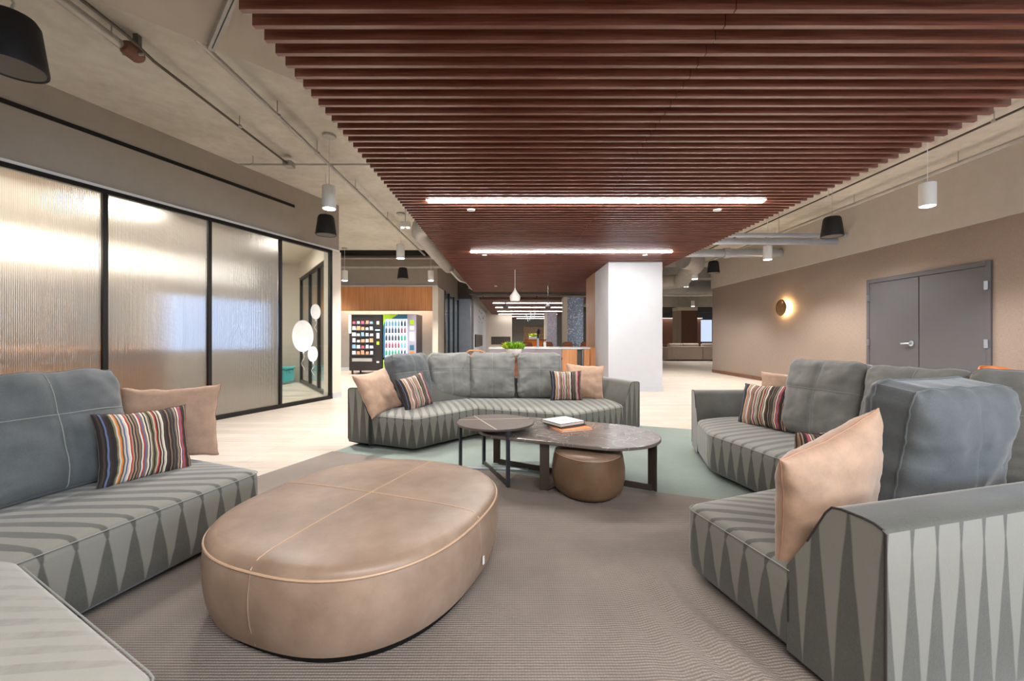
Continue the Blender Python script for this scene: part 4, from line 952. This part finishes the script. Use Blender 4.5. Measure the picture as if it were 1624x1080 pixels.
# ------------------------------------------------------------------ ottoman, pouf, tables, books
def sup(a, b, n, N, rot, c, k=1.0):
    out = []
    for i in range(N):
        t = 2*math.pi*i/N; x = a*k*math.copysign(abs(math.cos(t))**(2/n), math.cos(t)); y = b*k*math.copysign(abs(math.sin(t))**(2/n), math.sin(t))
        out.append((c[0]+x*math.cos(rot)-y*math.sin(rot), c[1]+x*math.sin(rot)+y*math.cos(rot)))
    return out
def loft(rings, cap=True):
    N = len(rings[0][0]); g = G(); vs = [(p[0], p[1], z) for r_, z in rings for p in r_]; fs = []
    for k in range(len(rings)-1):
        for i in range(N): fs.append((k*N+i, k*N+(i+1) % N, (k+1)*N+(i+1) % N, (k+1)*N+i))
    fs += [tuple(range(N))[::-1], tuple(range((len(rings)-1)*N, len(rings)*N))]
    return g.add(vs, fs)
oc = (-.69, 2.02); rot = math.atan2(.944, .33); a_, b_o, nn_, NN = .645, .585, 2.5, 96
e = empty('ottoman', (*oc, 0)); c0 = (0, 0)
K = lambda k, z: (sup(a_, b_o, nn_, NN, rot, c0, k), z)
obj('body', loft([K(.95, .05), K(.975, .09), K(.995, .17), K(1, .24), K(.993, .30), K(.985, .322)]), 'leather', e, smooth=60)
obj('top', loft([K(.985, .322), K(.982, .333), K(.965, .348), K(.93, .358), K(.82, .366), K(.6, .371), K(.35, .374), K(.1, .375)]), 'leather', e, smooth=60)
obj('plinth', loft([K(.9, .009), K(.9, .055)]), 'black', e)
rp = K(.988, .323)[0]; obj('piping', G().tube([(p[0], p[1], .324) for p in rp+[rp[0]]], .005, 6), 'piping', e, smooth=True)
def topz(k): 
    tb_ = [(0, .375), (.1, .375), (.35, .374), (.6, .371), (.82, .366), (.93, .358), (.965, .348), (.985, .33)]
    for (k0, z0), (k1, z1) in zip(tb_, tb_[1:]):
        if k <= k1: return z0+(z1-z0)*(k-k0)/(k1-k0)
    return .322
d1 = Vector((math.cos(rot), math.sin(rot))); d2 = Vector((-math.sin(rot), math.cos(rot)))
for d, L, nm in ((d1, a_, 'seam'), (d2, b_o, 'seam')):
    pts = [(*(d*L*k), topz(abs(k))+.0005) for k in [-.985+1.97*i/40 for i in range(41)]]; obj(nm, G().tube(pts, .003, 6), 'piping', e, smooth=True)
for d, L in ((d1, a_), (d2, b_o)):
    for s in (-1, 1): obj('side_seam', G().tube([(*(d*L*s*k), z) for k, z in ((.986, .32), (1.0, .25), (1.001, .2), (.99, .14), (.955, .06))], .0028, 6), 'leather', e, smooth=True)
q = -d2*b_o; q = Vector((q.x, q.y)).lerp(Vector(sup(a_, b_o, nn_, NN, rot, c0)[int(NN*.735)]), .3); dn = (-d2)
obj('care_tag', G().bar((*(-d2*(b_o+.004)+d1*.015),), (*(-d2*(b_o+.004)+d1*.028),), .004, .12, .155), 'bowl', e)
tag(e, 'large oval taupe leather ottoman on the ribbed rug', 'ottoman')
# pouf: rounded, a little triangular
def tri(k, r=.25):
    out = []
    for i in range(64):
        t = 2*math.pi*i/64; q = r*k*(1+.055*math.cos(3*(t-.5))+.02*math.cos(2*t)); out.append((q*math.cos(t), q*math.sin(t)))
    return out
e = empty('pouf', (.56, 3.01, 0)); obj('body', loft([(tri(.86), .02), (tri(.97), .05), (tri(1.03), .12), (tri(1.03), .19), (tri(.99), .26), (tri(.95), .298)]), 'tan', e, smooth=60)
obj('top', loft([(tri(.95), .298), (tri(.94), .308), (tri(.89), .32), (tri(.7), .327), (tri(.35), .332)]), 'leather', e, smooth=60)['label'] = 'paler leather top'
obj('piping', G().tube([(p[0], p[1], .299) for p in tri(.952)+[tri(.952)[0]]], .003, 6), 'piping', e, smooth=True); obj('base', loft([(tri(.75), .009), (tri(.75), .025)]), 'black', e)
tag(e, 'small brown leather pouf tucked under the marble coffee table', 'pouf')
# marble coffee table
cu = Vector((.915, -.403)); cv = Vector((.403, .915)); W_ = .41; ua, ub = -1.72, -.22
def CT(u, v): p = cu*u+cv*v; return (p.x, p.y)
out = []
for i in range(25): t = -math.pi/2+math.pi*i/24; out.append(CT(ub-W_+W_*math.cos(t)*1.0, 3.235+W_*math.sin(t)))
for i in range(25): t = math.pi/2+math.pi*i/24; out.append(CT(ua+W_+W_*math.cos(t), 3.235+W_*math.sin(t)))
c_ = Vector(CT(-1, 3.235)); e = empty('coffee_table', (c_.x, c_.y, 0)); ps = []
ps.append(obj('tabletop', G().prism(out, .36, .385), 'marble', e, org=(c_.x, c_.y, 0), bevel=.006))
def upright(name, a, b, z0, z1, wd, m): ps.append(obj(name, G().bar(a, b, wd, z0, z1), m, e, org=(c_.x, c_.y, 0)))
la, lb = (-.165, 3.70), (-.105, 3.675); ra, rb = (1.02, 3.02), (1.05, 2.995)
upright('leg', la, lb, .014, .36, .012, 'bronze'); upright('leg', (1.01, 3.06), (1.05, 3.0), .014, .36, .012, 'bronze'); upright('leg', (.205, 3.05), (.275, 3.05), .009, .36, .012, 'bronze'); upright('leg', (.72, 3.55), (.79, 3.52), .009, .36, .012, 'bronze')
upright('base_runner', (-.12, 3.68), (1.03, 3.03), .010, .055, .012, 'bronze'); upright('base_runner', (.24, 3.05), (.75, 3.53), .009, .02, .06, 'bronze')
grp(ps, e); tag(e, 'long rounded dark marble coffee table with flat bronze legs', 'coffee table')
# round side table
e = empty('side_table', (-.135, 3.39, 0)); k = []
def egg(t): return (.315*math.cos(t)*(1+.0*math.sin(t)), .315*math.sin(t))
obj('tabletop', G().prism([egg(2*math.pi*i/64) for i in range(64)], .43, .447), 'darktop', e, bevel=.003)
for a, b in (((-.31, .05), (.28, .13)), ((-.2, .235), (.02, -.31))): obj('inlay', G().bar(a, b, .009, .4472, .4482), 'inlay', e)
for (x, y) in ((-.31, .17), (-.115, .28), (.105, -.285), (.28, .08)):
    if x == .28: continue
    obj('leg', G().box(x-.012, x+.012, y-.012, y+.012, .01, .43, rz=R(30)), 'bluegrey_metal', e)
obj('base_runner', G().bar((-.115, .28), (.105, -.285), .012, .010, .045), 'bronze', e); obj('base_runner', G().bar((-.31, .17), (.27, .11), .045, .009, .018), 'lightmetal', e)  # second runner made paler to carry the light falling on it
obj('top_runner', G().bar((-.115, .28), (.105, -.285), .02, .415, .43).bar((-.31, .17), (.0, .0), .02, .415, .43), 'bluegrey_metal', e)
tag(e, 'round dark side table with pale crossed inlay lines and slim legs', 'side table')
# books
def book(name, loc, rz, w_, d, h, cover, label, page='paper', deco=None):
    e = empty(name, loc, (0, 0, R(rz))); t = .003
    obj('cover', G().box(-w_/2, w_/2, -d/2, d/2, 0, t).box(-w_/2, w_/2, -d/2, d/2, h-t, h).box(w_/2-t, w_/2, -d/2, d/2, t, h-t), cover, e, bevel=.001)
    obj('pages', G().box(-w_/2+.006, w_/2-t, -d/2+.005, d/2-.005, t, h-t), page, e)
    if deco: deco(e, w_, d, h)
    tag(e, label, 'book'); return e
def text(s, size, m, parent, loc, rot):
    c = bpy.data.curves.new('lettering', 'FONT'); c.body = s; c.size = size; c.extrude = .0004; c.align_x = 'CENTER'; c.align_y = 'CENTER'; c.materials.append(M[m] if isinstance(m, str) else m)
    return link('lettering', c, parent, loc, rot)
book('book', (.475, 3.41, .385), 20, .28, .27, .018, 'orange', 'orange-covered book at the bottom of the pile on the marble table')
book('book', (.44, 3.47, .403), 33, .27, .25, .008, 'darkcover', 'thin dark book between the orange and the white book')
def deco1(e, w_, d, h):
    obj('spine_label', G().box(w_/2, w_/2+.0008, -d/2+.01, d/2-.09, .004, h-.004), 'paper', e); obj('spine_label', G().box(w_/2, w_/2+.0008, d/2-.085, d/2-.03, .004, h-.004), 'redlabel', e)
    obj('cover_face', G().box(-w_/2+.002, w_/2-.002, -d/2+.002, d/2-.002, h, h+.0006), 'bowl', e)
    obj('gold_mark', G().box(-.05, .05, -.015, -.008, h+.0006, h+.001).box(-.03, .06, .004, .010, h+.0006, h+.001), 'brass', e)
book('book', (.43, 3.49, .411), 33, .26, .25, .026, 'darkcover', 'white book with a dark spine on top of the pile', deco=deco1)
